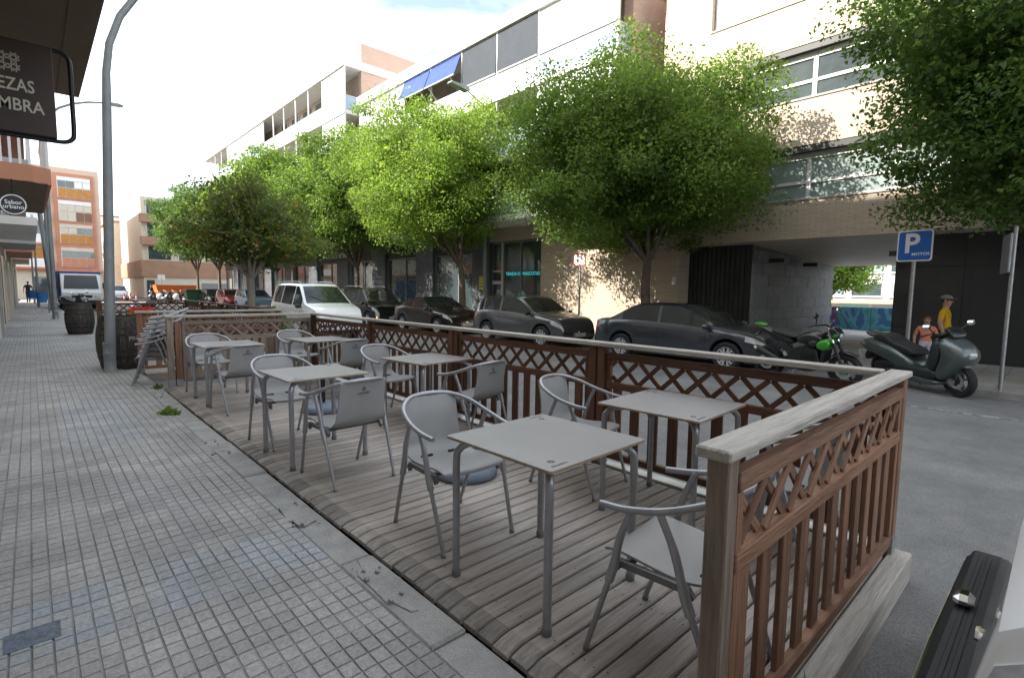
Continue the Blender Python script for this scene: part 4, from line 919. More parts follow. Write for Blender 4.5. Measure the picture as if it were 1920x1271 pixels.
# ---------------------------------------------------------------- street furniture
m_pole = M('grey_lamp_paint', (.20, .22, .235), .55, .3, col2=(.27, .285, .295), vs=3, bump=.15, bs=40)
def lamp(name, label, x, y, z, h, ax, r0=.085, r1=.045, reach=1.9, bend=1.6, lean=(0, 0)):
    t = thing(name, label, 'street lamp', (x, y, z)); d = Vector((cos(ax), sin(ax), 0))
    pts = [(0, 0, 0), (0, 0, h*.3), (0, 0, h*.62), (0, 0, h-bend)]+[tuple(d*(reach*(1-cos(a)))+Vector((0, 0, h-bend+bend*sin(a)))) for a in [rad(q) for q in (12, 25, 38, 52, 66, 80)]]
    pts = [(a+lean[0]*c/5.3, b+lean[1]*c/5.3, c) for a, b, c in pts]
    rs = [r0, r0*.93, r0*.82, r0*.72]+[r0*.72+(r1-r0*.72)*q/6 for q in range(1, 7)]
    MB().tube(pts, rs, 14).obj('pole', m_pole, t, smooth=60)
    s_ = MB(); s_.lathe([(r0*1.32, 0), (r0*1.32, .03), (r0*1.1, .06), (r0*1.08, .30), (r0*1.16, .31), (r0*1.16, .34), (r0*1.08, .35), (r0*1.08, .47), (r0*1.16, .48), (r0*1.16, .51), (r0, .52)], 16); s_.obj('base_sleeve', m_pole, t, smooth=40)
    e = Vector(pts[-1]); hd = MB(); T = frame_mat(e, d, d.cross(Vector((0, 0, 1)))*-1); T = Matrix.Translation(e) @ Matrix.Rotation(ax, 4, 'Z')
    hd.prism([(-.1, -.03), (.1, -.05), (.6, -.03), (.65, .02), (.45, .07), (.0, .05)], -.12, .12, axis='y', T=T, bev=.015); o = hd.obj('lamp_head', m_pole, t, fix=True)
    ln = MB(); ln.box(.12, .55, -.09, .09, -.065, -.048, T=T); ln.obj('lens', M('lamp_lens', (.6, .6, .55), .3), o); return t
lamp('street_lamp', 'tall curved grey street lamp standing in front of the barrel', .95, 11.3, SWZ, 7.2, 0, .08, .045, 2.0, 2.2, (.17, -.16))
lamp('street_lamp', 'distant street lamp with long bent arm near the orange building', .75, 30.0, SWZ, 9.6, 0, .085, .04, 2.6, 1.6)
t2 = thing('street_lamp', 'straight street lamp with flat head between the trees by the pet shop', 'street lamp', (14.0, 16.85, PAVZ))
MB().tube([(0, 0, 0), (0, 0, 4), (0, 0, 9.1)], [.09, .075, .055], 10).obj('pole', m_pole, t2, smooth=60); MB().tube([(0, 0, 8.9), (-1.0, 0, 9.35)], .03, 8).obj('arm', m_pole, t2)
hd = MB(); hd.prism([(-1.85, 9.38), (-1.0, 9.26), (-.9, 9.34), (-1.0, 9.44), (-1.8, 9.46)], -.14, .14, axis='y', bev=.015); hd.obj('lamp_head', m_pole, t2, fix=True)
MB().tube([(-.05, 0, 4.15), (-.55, -.0, 4.3)], .025, 6).obj('arm', m_pole, t2); hd = MB(); hd.prism([(-1.1, 4.2), (-.5, 4.2), (-.45, 4.32), (-1.05, 4.3)], -.1, .1, axis='y'); hd.obj('lamp_head', m_darkclad, t2, fix=True)
for (x, y, h, lx, ly, lab, r_) in ((.78, 31.0, 5.4, -.35, .3, 'leaning grey pole on the pavement in front of the truck', .10), (.35, 46, 5.5, 0, 0, 'thin straight pole on the far pavement beside the blue bin', .06), (.2, 55, 6, 0, 0, 'far thin pole on the pavement beyond the blue bins', .06), (.85, 40, 6.2, 0, 0, 'straight pole on the far pavement behind the leaning pole', .09)):
    t = thing('pole', lab, 'pole', (x, y, SWZ)); MB().tube([(0, 0, 0), (lx*.5, ly*.5, h*.5), (lx, ly, h)], [r_*1.1, r_, r_*.8], 10).obj('shaft', m_pole, t, smooth=60)
    if r_ > .09: MB().lathe([(r_*1.35, 0), (r_*1.2, .2), (r_*1.1, .22)], 10).obj('base', m_conc, t)
for (x, y, lab) in ((.42, 36.5, 'blue litter bin on a post on the far pavement'), (.05, 48, 'blue litter bin further along the far pavement')):
    t = thing('litter_bin', lab, 'bin', (x, y, SWZ), group='blue litter bins'); MB().lathe([(.0, .55), (.2, .55), (.24, 1.05), (.25, 1.08), (.22, 1.08), (.2, .7), (0, .7)], 14).obj('bucket', M('blue_plastic', (.03, .16, .42), .5), t, smooth=40); MB().tube([(.25, 0, 0), (.25, 0, 1.25)], .03, 8).obj('post', m_pole, t)
# parking sign, back-to-front sign, red edged sign
m_blue = M('sign_blue', (.006, .11, .48), .35); m_sw = M('sign_white', (.78, .78, .78), .4)
def sign_pole(t, h, r_=.03, tilt=0): MB().tube([(0, 0, 0), (0, tilt*h*.5, h*.5), (0, tilt*h, h)], r_, 10).obj('pole', m_steel, t, smooth=60)
t = thing('parking_sign', 'blue and white square motorcycle parking sign on a grey pole', 'sign', (12.75, 2.2, PAVZ))
sign_pole(t, 2.75, .038)
def rrect(w_, h_, r_):
    return [(cx*(w_-r_)+r_*cos(rad(a0+k*22.5)), cy*(h_-r_)+r_*sin(rad(a0+k*22.5))) for (cx, cy, a0) in ((1, 1, 0), (-1, 1, 90), (-1, -1, 180), (1, -1, 270)) for k in range(5)]
T = Matrix.Translation((-.055, 0, 2.50)) @ Matrix.Rotation(rad(-14), 4, 'Z') @ frame_mat((0, 0, 0), (0, -1, 0), (0, 0, 1))
pl_ = MB(); pl_.prism(rrect(.30, .30, .05), -.012, .0, axis='z', T=T); o = pl_.obj('plate', m_sw, t, fix=True)
pl_ = MB(); pl_.prism(rrect(.275, .275, .04), .0005, .003, axis='z', T=T); o2 = pl_.obj('face', m_blue, o, fix=True)
inst('lettering', text_mesh('P', .52, m_sw, .001, bold=.012), o, T @ Matrix.Translation((-.05, .03, .0042))); inst('lettering', text_mesh('MOTOS', .075, m_sw, .001, sx=1.15, bold=.0015), o, T @ Matrix.Translation((.11, -.165, .0042)))
t = thing('traffic_sign', 'grey back of a sign on a slim pole at the kerb beside the scooter', 'sign', (11.56, .72, PAVZ))
sign_pole(t, 2.65, .028); pl_ = MB(); T = Matrix.Translation((.0, .10, 2.22)) @ Matrix.Rotation(rad(13), 4, 'Z'); pl_.cbox(-.30, .30, -.03, -.0, -.31, .31, .012, T=T); pl_.obj('plate', m_steel, t)
t = thing('notice_sign', 'small white notice with red edge on a grey pole by the brick wall', 'sign', (12.75, 10.65, PAVZ)); sign_pole(t, 2.36, .033)
T = frame_mat((-.04, 0, 2.52), (0, -1, 0), (0, 0, 1)); pl_ = MB(); pl_.box(-.24, .24, -.19, .19, -.01, 0, T=T); o = pl_.obj('plate', M('sign_red', (.5, .02, .03), .5), t); pl_ = MB(); pl_.box(-.205, .205, -.155, .155, .0005, .003, T=T); pl_.obj('face', m_sw, o)
for k, w_ in enumerate((.13, .17, .09)): pl_ = MB(); pl_.box(-w_, w_, .07-k*.07, .095-k*.07, .0035, .005, T=T); pl_.obj('print', m_print, o)
t = thing('traffic_sign', 'small pale sign on a thin pole in front of the cream far wall', 'sign', (10.9, 70, ROADZ)); sign_pole(t, 2.6, .04); pl_ = MB(); pl_.box(-.35, .35, -.03, 0, 2.3, 2.9); pl_.obj('plate', m_sw, t)
# hanging signs on the left
t = thing('hanging_sign', 'brown projecting bar sign with pale lettering in a black tube bracket', 'sign', (-.05, 4.6, 2.42))
m_sbr = M('sign_brown', (.045, .026, .021), .5); m_let = M('sign_lettering', (.55, .53, .43), .5)
MB().cbox(-.34, .232, -.03, .03, 0, .56, .006).obj('panel', m_sbr, t)
fp = catmull([(.232, 0, .555), (.27, 0, .553), (.305, 0, .53), (.318, 0, .48), (.318, 0, .28), (.318, 0, .06), (.305, 0, .012), (.27, 0, -.01), (.20, 0, -.014), (0, 0, -.014), (-.34, 0, -.014), (-.7, 0, -.014)], 4)
MB().tube(fp, .0135, 8).obj('bracket', M('black_steel', (.012, .013, .016), .4, .3), t, smooth=60); MB().tube([(-.7, 0, .40), (-.34, 0, .40)], .013, 8).obj('bracket', MATS['black_steel'], t)
F = frame_mat((0, -.0315, 0), (1, 0, 0), (0, 0, 1))
inst('lettering', text_mesh('CERVEZAS', .105, m_let, .001, sx=.72, bold=.0012), t, F @ Matrix.Translation((-.04, .285, 0))); inst('lettering', text_mesh('ALHAMBRA', .105, m_let, .001, sx=.78, bold=.0012), t, F @ Matrix.Translation((-.035, .165, 0)))
om = MB(); [ornament(om, dx, dy, .055) for dx in (-.028, .028) for dy in (-.028, .028)]; inst('emblem', om.mesh('emblem', m_let), t, F @ Matrix.Translation((.02, .42, .0)))
t = thing('round_sign', 'round black and white sign hanging under the salmon balcony', 'sign', (-.125, 11.3, 2.70))
rs = MB(); rs.lathe([(0, -.03), (.16, -.03), (.16, .03), (0, .03)], 32, axis='y'); rs.obj('disc', M('sign_black', (.012, .012, .018), .4), t, fix=True)
rg_ = MB(); rg_.lathe([(.138, -.034), (.152, -.034), (.152, -.0305), (.138, -.0305), (.138, -.034)], 32, axis='y'); rg_.obj('ring', m_sw, t, fix=True)
inst('lettering', text_mesh('Sabor', .085, m_sw, .001, bold=.001), t, frame_mat((0, -.0315, .032), (1, 0, 0), (0, 0, 1))); inst('lettering', text_mesh('urbano', .085, m_sw, .001, bold=.001), t, frame_mat((0, -.0315, -.035), (1, 0, 0), (0, 0, 1)))
MB().tube([(0, 0, .16), (0, 0, .39)], .012, 6).obj('hanger', MATS['black_steel'], t)
# barrels
m_stave = M('dark_barrel_oak', (.022, .019, .017), .8, col2=(.09, .08, .07), vs=5, bump=.7, bs=14, rnd=.35, stretch=(9, 9, 1.2)); m_hoop = M('barrel_hoop', (.03, .028, .027), .6, .5, col2=(.07, .055, .045), vs=12)
def barrel_r(z): return .285+.075*(1-((z-.475)/.475)**2)
bprof = [(barrel_r(z)) for z in np.linspace(0, .95, 11)]
def make_barrel(label, x, y):
    b = thing('wine_barrel', label, 'barrel', (x, y, SWZ), group='wine barrels'); N = 22
    zs = list(np.linspace(0, .95, 11))
    for k in range(N):
        a0, a1 = 2*pi*k/N+.012, 2*pi*(k+1)/N-.012; s_ = MB(); v = []
        for z in zs:
            r_ = barrel_r(z); v += [(r_*cos(a0), r_*sin(a0), z), (r_*cos((a0+a1)/2)*1.004, r_*sin((a0+a1)/2)*1.004, z), (r_*cos(a1), r_*sin(a1), z)]
        s_.add(v, [(3*i+j, 3*i+j+1, 3*i+j+4, 3*i+j+3) for i in range(10) for j in (0, 1)]); s_.obj('stave', m_stave, b, smooth=60)
    MB().lathe([(0, .9), (barrel_r(.9)-.012, .9), (barrel_r(.93)-.012, .93)], 22).obj('head', m_stave, b); MB().lathe([(barrel_r(.0)-.02, 0.01), (barrel_r(.47)-.014, .47), (barrel_r(.93)-.014, .93)], 22).obj('lining', m_dark, b)
    for z0, z1 in ((.03, .09), (.19, .24), (.31, .355), (.595, .64), (.71, .76), (.86, .92)):
        MB().lathe([(barrel_r(z0)+.0015, z0), (barrel_r(z0)+.004, z0), (barrel_r(z1)+.004, z1), (barrel_r(z1)+.0015, z1), (barrel_r(z0)+.0015, z0)], 28).obj('hoop', m_hoop, b, smooth=40)
    return b
ba = make_barrel('dark wine barrel with white lettering behind the curved street lamp', 1.16, 11.78); make_barrel('dark wine barrel further along, near the truck', 1.06, 20.6)
tx = text_mesh('PINOT', .095, M('stencil_white', (.6, .59, .56), .7), .0005, bold=.002)
for v in tx.vertices:
    a = v.co.x/.363; z = v.co.y+.55; r_ = barrel_r(z)*1.004+.003; v.co = Vector((r_*sin(a), -r_*cos(a), z))
tl = inst('lettering', tx, ba); tl.rotation_euler = (0, 0, rad(36))
# containers, cones far off
t = thing('skip_container', 'orange metal container beside the row of motorcycles', 'container', (10.4, 60, ROADZ)); MB().prism([(-1.4, .5), (1.4, .5), (1.7, 1.75), (-1.7, 1.75)], -1, 1, axis='y').obj('hopper', M('orange_paint', (.62, .13, .015), .5), t, fix=True); MB().box(-1.3, 1.3, -.9, .9, 0, .5).obj('chassis', m_darkclad, t)
t = thing('rubbish_container', 'dark green wheeled rubbish container in front of the orange one', 'container', (10.7, 52, ROADZ)); MB().prism([(-.8, .15), (.8, .15), (.95, 1.25), (-.95, 1.25)], -.5, .5, axis='y', bev=.04).obj('body', M('green_plastic', (.02, .09, .035), .5), t, fix=True); MB().cbox(-.98, .98, -.55, .55, 1.25, 1.4, .05).obj('lid', MATS['green_plastic'], t)
for i in range(3):
    t = thing('barrier_post', 'red and white traffic post on the far roadway', 'bollard', (7.0+i*.5, 66, ROADZ), group='red and white traffic posts'); MB().lathe([(.12, 0), (.1, .05), (.06, .06), (.055, .9), (0, .92)], 10).obj('post', M('barrier_red', (.6, .04, .03), .5), t); MB().lathe([(.062, .35), (.062, .55)], 10).obj('band', m_sw, t)
# ---------------------------------------------------------------- vehicles
def paint(n, c, r_=.28): return M(n, c, r_, metal=.55 if sum(c) < 1.2 else 0, coat=1.0, spec=.5, col2=tuple(q*1.12 for q in c), vs=2)
p_white = paint('white_paint', (.72, .72, .71)); p_black = paint('black_paint', (.018, .018, .02)); p_brown = paint('brown_black_paint', (.03, .023, .02)); p_grey = paint('grey_metallic', (.115, .115, .122)); p_blue = paint('anthracite_metallic', (.05, .057, .07))
p_red = paint('red_paint', (.42, .02, .025)); p_lblue = paint('light_blue_paint', (.22, .33, .45)); p_silver = paint('silver_paint', (.35, .36, .37))
m_cg = M('car_glass', (.014, .017, .017), .04, spec=.5, coat=0, col2=(.03, .036, .034), vs=.8)
m_tyre = M('tyre_rubber', (.018, .018, .019), .85, bump=.3, bs=60); m_rim = M('alloy_rim', (.6, .6, .61), .35, .35); m_trim = M('black_trim', (.016, .016, .017), .6)
m_chr = M('chrome', (.75, .75, .76), .12, 1); m_hl = M('headlight_lens', (.62, .64, .66), .08, coat=1, col2=(.35, .36, .38), vs=9); m_tl = M('tail_light', (.45, .012, .012), .15, coat=1); m_ind = M('lit_indicator', (1, .45, .08), .3, emit=2.0); m_plate = M('number_plate', (.68, .68, .68), .4); m_pb = M('plate_blue', (.02, .08, .4), .4)
def interp(pts, x):
    for (a, b) in zip(pts, pts[1:]):
        if a[0] <= x <= b[0]: return a[1]+(b[1]-a[1])*((x-a[0])/(b[0]-a[0]) if b[0] > a[0] else 0)
    return pts[0][1] if x < pts[0][0] else pts[-1][1]
def smooth_prof(p): return [(q.x, q.y) for q in catmull([(a, b, 0) for a, b in p], 6)]
TOPS = dict(
    hatch=[(-.5, .40), (-.493, .60), (-.465, .76), (-.37, .945), (-.25, .99), (-.05, 1.0), (.05, .975), (.22, .71), (.255, .68), (.40, .615), (.46, .55), (.49, .46), (.5, .38)],
    sedan=[(-.5, .42), (-.495, .62), (-.47, .69), (-.41, .715), (-.37, .735), (-.23, .945), (-.12, .995), (.02, .99), (.09, .95), (.235, .70), (.27, .675), (.42, .60), (.475, .53), (.493, .45), (.5, .38)],
    coupe=[(-.5, .42), (-.49, .64), (-.45, .72), (-.33, .77), (-.15, .965), (-.04, 1.0), (.05, .975), (.19, .75), (.24, .715), (.42, .62), (.48, .52), (.5, .4)],
    suv=[(-.5, .35), (-.495, .6), (-.48, .85), (-.44, .97), (-.2, 1.0), (.05, .985), (.12, .95), (.24, .68), (.28, .655), (.44, .60), (.482, .55), (.496, .47), (.5, .36)],
    mpv=[(-.5, .3), (-.497, .6), (-.485, .85), (-.465, .94), (-.42, .98), (-.2, 1.0), (.07, .985), (.12, .955), (.27, .665), (.305, .635), (.43, .555), (.48, .46), (.495, .38), (.5, .33)])
SP = dict(
    hatch=dict(belt=[(-.5, .60), (-.3, .66), (0, .635), (.25, .60), (.42, .53), (.5, .42)], ws=(.055, .235), rw=(-.462, -.375), side=(-.40, .20), pil=[-.13, -.335]),
    sedan=dict(belt=[(-.5, .60), (-.3, .665), (0, .64), (.25, .60), (.42, .53), (.5, .42)], ws=(.09, .25), rw=(-.36, -.235), side=(-.285, .215), pil=[-.055]),
    coupe=dict(belt=[(-.5, .62), (-.3, .70), (0, .66), (.22, .62), (.42, .55), (.5, .43)], ws=(.05, .215), rw=(-.32, -.16), side=(-.24, .18), pil=[-.09]),
    suv=dict(belt=[(-.5, .5), (-.45, .60), (0, .59), (.28, .57), (.46, .52), (.5, .40)], ws=(.12, .25), rw=(-.494, -.475), side=(-.44, .2), pil=[-.19, .02]),
    mpv=dict(belt=[(-.5, .5), (-.45, .60), (0, .565), (.28, .54), (.43, .48), (.5, .36)], ws=(.12, .285), rw=(-.494, -.475), side=(-.44, .235), pil=[-.19, .055]))
_wc = {}
def wheel_mesh(r_, w_, spokes=5):
    k = (r_, w_, spokes)
    if k in _wc: return _wc[k]
    t = MB(); t.lathe([(r_*.66, -w_/2+.01), (r_*.9, -w_/2), (r_*.98, -w_/2+.02), (r_, -w_/4), (r_, w_/4), (r_*.98, w_/2-.02), (r_*.9, w_/2), (r_*.66, w_/2-.01), (r_*.66, -w_/2+.01)], 28, axis='y')
    a = t.mesh('tyre', m_tyre, smooth=40)
    q = MB(); q.lathe([(r_*.67, -w_/2+.012), (r_*.67, w_/2-.012), (r_*.62, w_/2-.012), (r_*.6, -w_/4), (r_*.6, -w_/2+.05), (r_*.62, -w_/2+.012), (r_*.67, -w_/2+.012)], 28, axis='y'); q.lathe([(0, -w_/2+.018), (r_*.14, -w_/2+.02), (r_*.16, -w_/2+.045), (r_*.16, -w_/2+.09)], 12, axis='y')
    q.lathe([(0, w_*.1), (r_*.61, w_*.1)], 20, mi=1, axis='y')
    for s in range(spokes):
        T = Matrix.Rotation(2*pi*s/spokes, 4, 'Y')
        for o_ in (-.055, .055): q.prism([(-.022*1.2+o_*r_*1.6, r_*.1), (.022*1.2+o_*r_*1.6, r_*.1), (.016+o_*r_*3.2, r_*.64), (-.016+o_*r_*3.2, r_*.64)], -w_/2+.022, -w_/2+.05, axis='y', T=T)
    b = q.mesh('rim', [m_rim, m_trim], fix=True)
    _wc[k] = (a, b); return a, b
def car(name, label, kind, x, y, rz, L_, W, H, pm, z=ROADZ, ax=(.315, -.29), wr=.31, clad=False, rails=False, lit=False, spokes=5, cat='car', group=None, rear=True):
    t = thing(name, label, cat, (x, y, z), rz, group); top = smooth_prof([(a*L_, b*H) for a, b in TOPS[kind]]); S = SP[kind]; belt = smooth_prof([(a*L_, b*H) for a, b in S['belt']])
    xf, xr = ax[0]*L_, ax[1]*L_; sill = .20; ra = wr+.055
    def zb(x_):
        b = sill+(.10 if abs(x_) > L_*.46 else 0)*((abs(x_)-L_*.46)/(L_*.04) if abs(x_) > L_*.46 else 0)
        for c in (xf, xr):
            if abs(x_-c) < ra: b = max(b, wr-.0+sqrt(ra*ra-(x_-c)**2))
        return b
    def ring(x_):
        u = abs(x_)/(L_/2); hw = W/2*(1-.03*u**2-.17*u**8); b = zb(x_); zt = interp(top, x_); bl = min(interp(belt, x_), zt-.035); bl = max(bl, b+.06)
        zt = max(zt, bl+.035); dz = zt-.03-bl; ins = .30*dz; yb = hw*.965
        le = lambda q: b+(bl-b)*q
        return [(hw*.93, b), (hw*.985, le(.12)), (hw, le(.45)), (hw*.995, le(.8)), (yb, bl), (yb-ins*.08-.004, bl+dz*.08), (yb-ins*.5, bl+dz*.5), (yb-ins*.9, bl+dz*.92), (max(.05, yb-ins-.07), zt-.016), (max(.03, (yb-ins)*.5), zt-.003), (0, zt)], dz
    xs = sorted(set([round(q, 4) for q in list(np.linspace(-L_/2, L_/2, 72))+[xf-ra, xf+ra, xr-ra, xr+ra, xf-ra+.01, xf+ra-.01, xr-ra+.01, xr+ra-.01]+[s_*L_+d for s_ in S['pil']+list(S['side'])+list(S['ws'])+list(S['rw']) for d in (-.035, .035)]]))
    rings = [ring(x_) for x_ in xs]; V = []; J = 11
    for (rg_, dz), x_ in zip(rings, xs):
        V += [(x_, -p[0], p[1]) for p in rg_]+[(x_, p[0], p[1]) for p in rg_[:-1][::-1]]
    NJ = 2*J-1; parts_ = {}
    def put(k, f): parts_.setdefault(k, []).append(f)
    for i in range(len(xs)-1):
        xm = (xs[i]+xs[i+1])/2; dz = min(rings[i][1], rings[i+1][1])
        for j in range(NJ-1):
            jj = j if j < J-1 else NJ-2-j; side = 'r' if j < J-1 else 'l'; f = (i*NJ+j, i*NJ+j+1, (i+1)*NJ+j+1, (i+1)*NJ+j); key = 'body'
            if jj in (5, 6) and dz > .15 and S['side'][0]*L_ < xm < S['side'][1]*L_ and all(abs(xm-q*L_) > .036 for q in S['pil']):
                key = 'side_window_%s%d' % (side, sum(xm > q*L_ for q in S['pil']))
            elif jj in (8, 9) and S['ws'][0]*L_+.035 < xm < S['ws'][1]*L_-.0: key = 'windscreen'
            elif jj in (8, 9) and S['rw'][0]*L_ < xm < S['rw'][1]*L_+.0: key = 'rear_window'
            elif jj == 3 and xm > L_/2-.42 and kind != 'x': key = 'headlight_'+side
            elif jj == 2 and xm > L_/2-.20 and kind in ('mpv',): key = 'headlight_'+side
            elif jj == 3 and xm < -L_/2+(.2 if kind != 'mpv' else .1): key = 'tail_light_'+side if rear else 'body'
            elif jj == 0 and (clad or True): key = 'sill_trim' if (clad or abs(xm) < L_*.49) else 'body'
            put(key, f)
    for i, key in ((0, 'r'), (len(xs)-1, 'f')):
        for j in range(J-1):
            f = (i*NJ+j, i*NJ+j+1, i*NJ+NJ-2-j, i*NJ+NJ-1-j) if j < J-2 else (i*NJ+j, i*NJ+j+1, i*NJ+NJ-1-j)
            put('sill_trim' if j == 0 else ('grille' if key == 'f' and j == 2 else 'body'), f)
    def sub(k, nm, mt, par=t, off=0):
        if k not in parts_: return None
        fs = parts_[k]; idx = {}; v = []
        for f in fs:
            for q in f:
                if q not in idx: idx[q] = len(v); v.append(V[q])
        return MB().add(v, [tuple(idx[q] for q in f) for f in fs]).obj(nm, mt, par, smooth=32, fix=True)
    body = sub('body', 'body', pm); sub('sill_trim', 'sill_trim', m_trim if clad else pm); sub('grille', 'grille', m_trim); sub('windscreen', 'windscreen', m_cg); sub('rear_window', 'rear_window', m_cg)
    for k in list(parts_):
        if k.startswith('side_window'): sub(k, 'side_window', m_cg)
    for s_ in 'rl': sub('headlight_'+s_, 'headlight', m_hl); sub('tail_light_'+s_, 'tail_light', m_tl)
    ub = MB(); ub.box(-L_/2+.25, L_/2-.25, -W/2+.24, W/2-.24, .17, .55); ub.box(xr+ra+.02, xf-ra-.02, -W/2+.1, W/2-.1, .19, .5); ub.box(S['side'][0]*L_+.15, S['ws'][0]*L_+.1, -W/2+.28, W/2-.28, .5, H*.62); ub.obj('underbody', m_trim, t)
    a, b = wheel_mesh(wr, .205, spokes)
    for (cx, s_) in ((xf, 1), (xf, -1), (xr, 1), (xr, -1)):
        T = Matrix.Translation((cx, s_*(W/2-.115), wr)) @ (Matrix.Identity(4) if s_ < 0 else Matrix.Rotation(pi, 4, 'Z'))
        o = inst('wheel', a, t, T); inst('rim', b, o)
    xa = S['ws'][1]*L_-.16
    for s_ in (1, -1):
        rg_, _ = ring(xa); yy = rg_[4][0]; mr = MB(); mr.sphere((xa+.02, s_*(yy+.11), rg_[4][1]+.07), (.075, .105, .068), 10); mr.tube([(xa, s_*(yy-.02), rg_[4][1]+.02), (xa+.01, s_*(yy+.06), rg_[4][1]+.05)], .02, 6); mr.obj('mirror', m_trim if clad else pm, t, smooth=True)
        for q in S['pil']+[S['side'][1]-.005]:      # door seams and handles
            sm = MB(); v = []
            for x_ in (q*L_-.006, q*L_+.006):
                r_, _ = ring(x_); v += [(x_, s_*(p[0]+.0015), p[1]) for p in r_[:5]]
            sm.add(v, [(k, k+1, k+6, k+5) for k in range(4)]); sm.obj('door_seam', m_trim, body)
        for q in S['pil'][:2]:
            r_, _ = ring(q*L_+.12); hz = r_[3][1]-.02; hd_ = MB(); hd_.cbox(q*L_+.05, q*L_+.22, s_*r_[3][0]-.012 if s_ > 0 else s_*r_[3][0]-.02, s_*r_[3][0]+.02 if s_ > 0 else s_*r_[3][0]+.012, hz-.014, hz+.014, .006); hd_.obj('door_handle', pm, body)
    e = L_/2; rf, _ = ring(e); zg = rf[3][1]
    pt_ = MB(); pt_.cbox(e+.002, e+.02, -.26, .26, .34, .45, .004); o = pt_.obj('number_plate', m_plate, t); pb_ = MB(); pb_.box(e+.0205, e+.0215, -.255, -.215, .345, .445); pb_.obj('band', m_pb, o)
    if rear: pt_ = MB(); pt_.cbox(-e-.02, -e-.002, -.26, .26, .62, .73, .004); pt_.obj('number_plate', m_plate, t)
    gb = MB()
    for k in range(3): gb.box(e+.001, e+.012, -rf[2][0]*.7, rf[2][0]*.7, zg-.05-k*.06, zg-.035-k*.06)
    gb.obj('grille_bars', m_chr, t); em = MB(); em.lathe([(0, .024), (.045, .02), (.055, .0)], 12, axis='x', T=Matrix.Translation((e, 0, zg-.02))); em.obj('badge', m_chr, t)
    for s_ in (1, -1):
        wp = MB(); x0 = S['ws'][1]*L_-.02; r0, _ = ring(x0); r1, _ = ring(x0-.3); wp.tube([(x0, s_*.1, r0[10][1]+.012), (x0-.25, s_*.5, interp(top, x0-.25)+.006)], .008, 4); wp.obj('wiper', m_trim, t)
        if lit: li = MB(); li.sphere((e-.12, s_*(W/2-.16), .42), (.05, .06, .03), 8); li.obj('running_light', m_ind, t)
        if rails:
            rl = MB(); ra_, _ = ring(-.3*L_); rb_, _ = ring(.02*L_); yy = ra_[8][0]-.02; z_ = ra_[8][1]
            rl.tube(catmull([(-.36*L_, s_*yy, z_-.02), (-.33*L_, s_*yy, z_+.05), (-.1*L_, s_*yy, z_+.065), (.04*L_, s_*yy, z_+.045), (.07*L_, s_*yy, z_-.02)], 4), .018, 6); rl.obj('roof_rail', m_steel, t, smooth=True)
    return t
A = -pi/2
car('saloon_car', 'dark anthracite saloon car parked by the open passage', 'sedan', 11.62, 6.35, A, 4.43, 1.75, 1.42, p_blue, spokes=6)
car('hatchback_car', 'grey metallic hatchback parked in front of the brick wall', 'hatch', 11.68, 11.75, A, 4.07, 1.76, 1.50, p_grey, clad=True, wr=.32)
car('coupe_car', 'dark brown coupe parked in front of the pet shop', 'coupe', 11.65, 17.0, A, 4.0, 1.72, 1.38, p_brown, spokes=7)
car('people_carrier', 'black people carrier with roof rails parked behind the brown coupe', 'mpv', 11.65, 22.3, A, 4.2, 1.8, 1.72, p_black, rails=True, lit=True)
car('white_van', 'white passenger van with roof rails driving down the road', 'mpv', 7.2, 17.9, A, 4.36, 1.78, 1.82, p_white, clad=True, rails=True)
car('parked_car', 'light blue car parked far along the right kerb', 'hatch', 11.6, 39.5, A, 4.1, 1.75, 1.5, p_lblue, group='far parked cars')
car('parked_car', 'red car parked far along the right kerb', 'hatch', 11.5, 44.5, A, 4.0, 1.72, 1.48, p_red, group='far parked cars')
car('parked_car', 'dark car parked beyond the red car', 'sedan', 11.4, 49.5, A, 4.2, 1.75, 1.46, p_black, group='far parked cars')
car('distant_car', 'pale car coming up the far end of the street', 'mpv', 7.0, 72, A, 4.3, 1.8, 1.7, p_silver)
car('parked_car', 'dark car parked behind the truck on the left', 'hatch', 2.3, 52, A, 4.0, 1.7, 1.5, p_black)
wc = car('white_car', 'white car with black step bumper parked against the end of the terrace', 'suv', 2.26, -2.03, pi/2, 4.3, 1.76, 1.72, p_white, clad=True)
bp = MB(); bp.cbox(2.06, 2.275, -.84, .84, .33, .50, .03); bp.cbox(2.06, 2.255, -.78, .78, .495, .525, .012); o = bp.obj('step_bumper', m_trim, wc)
for k in range(2): s_ = MB(); s_.cbox(2.185+k*.026, 2.2+k*.026, -.72, .72, .525, .53, .002); s_.obj('step_rib', m_trim, o)
ed = MB(); ed.tube([(2.277, -.82, .44), (2.281, 0, .45), (2.277, .82, .44)], .008, 6); ed.obj('trim_strip', m_chr, o)
kn = MB(); kn.cbox(2.19, 2.25, -.22, -.14, .525, .575, .018); kn.obj('chrome_lamp', m_chr, o)
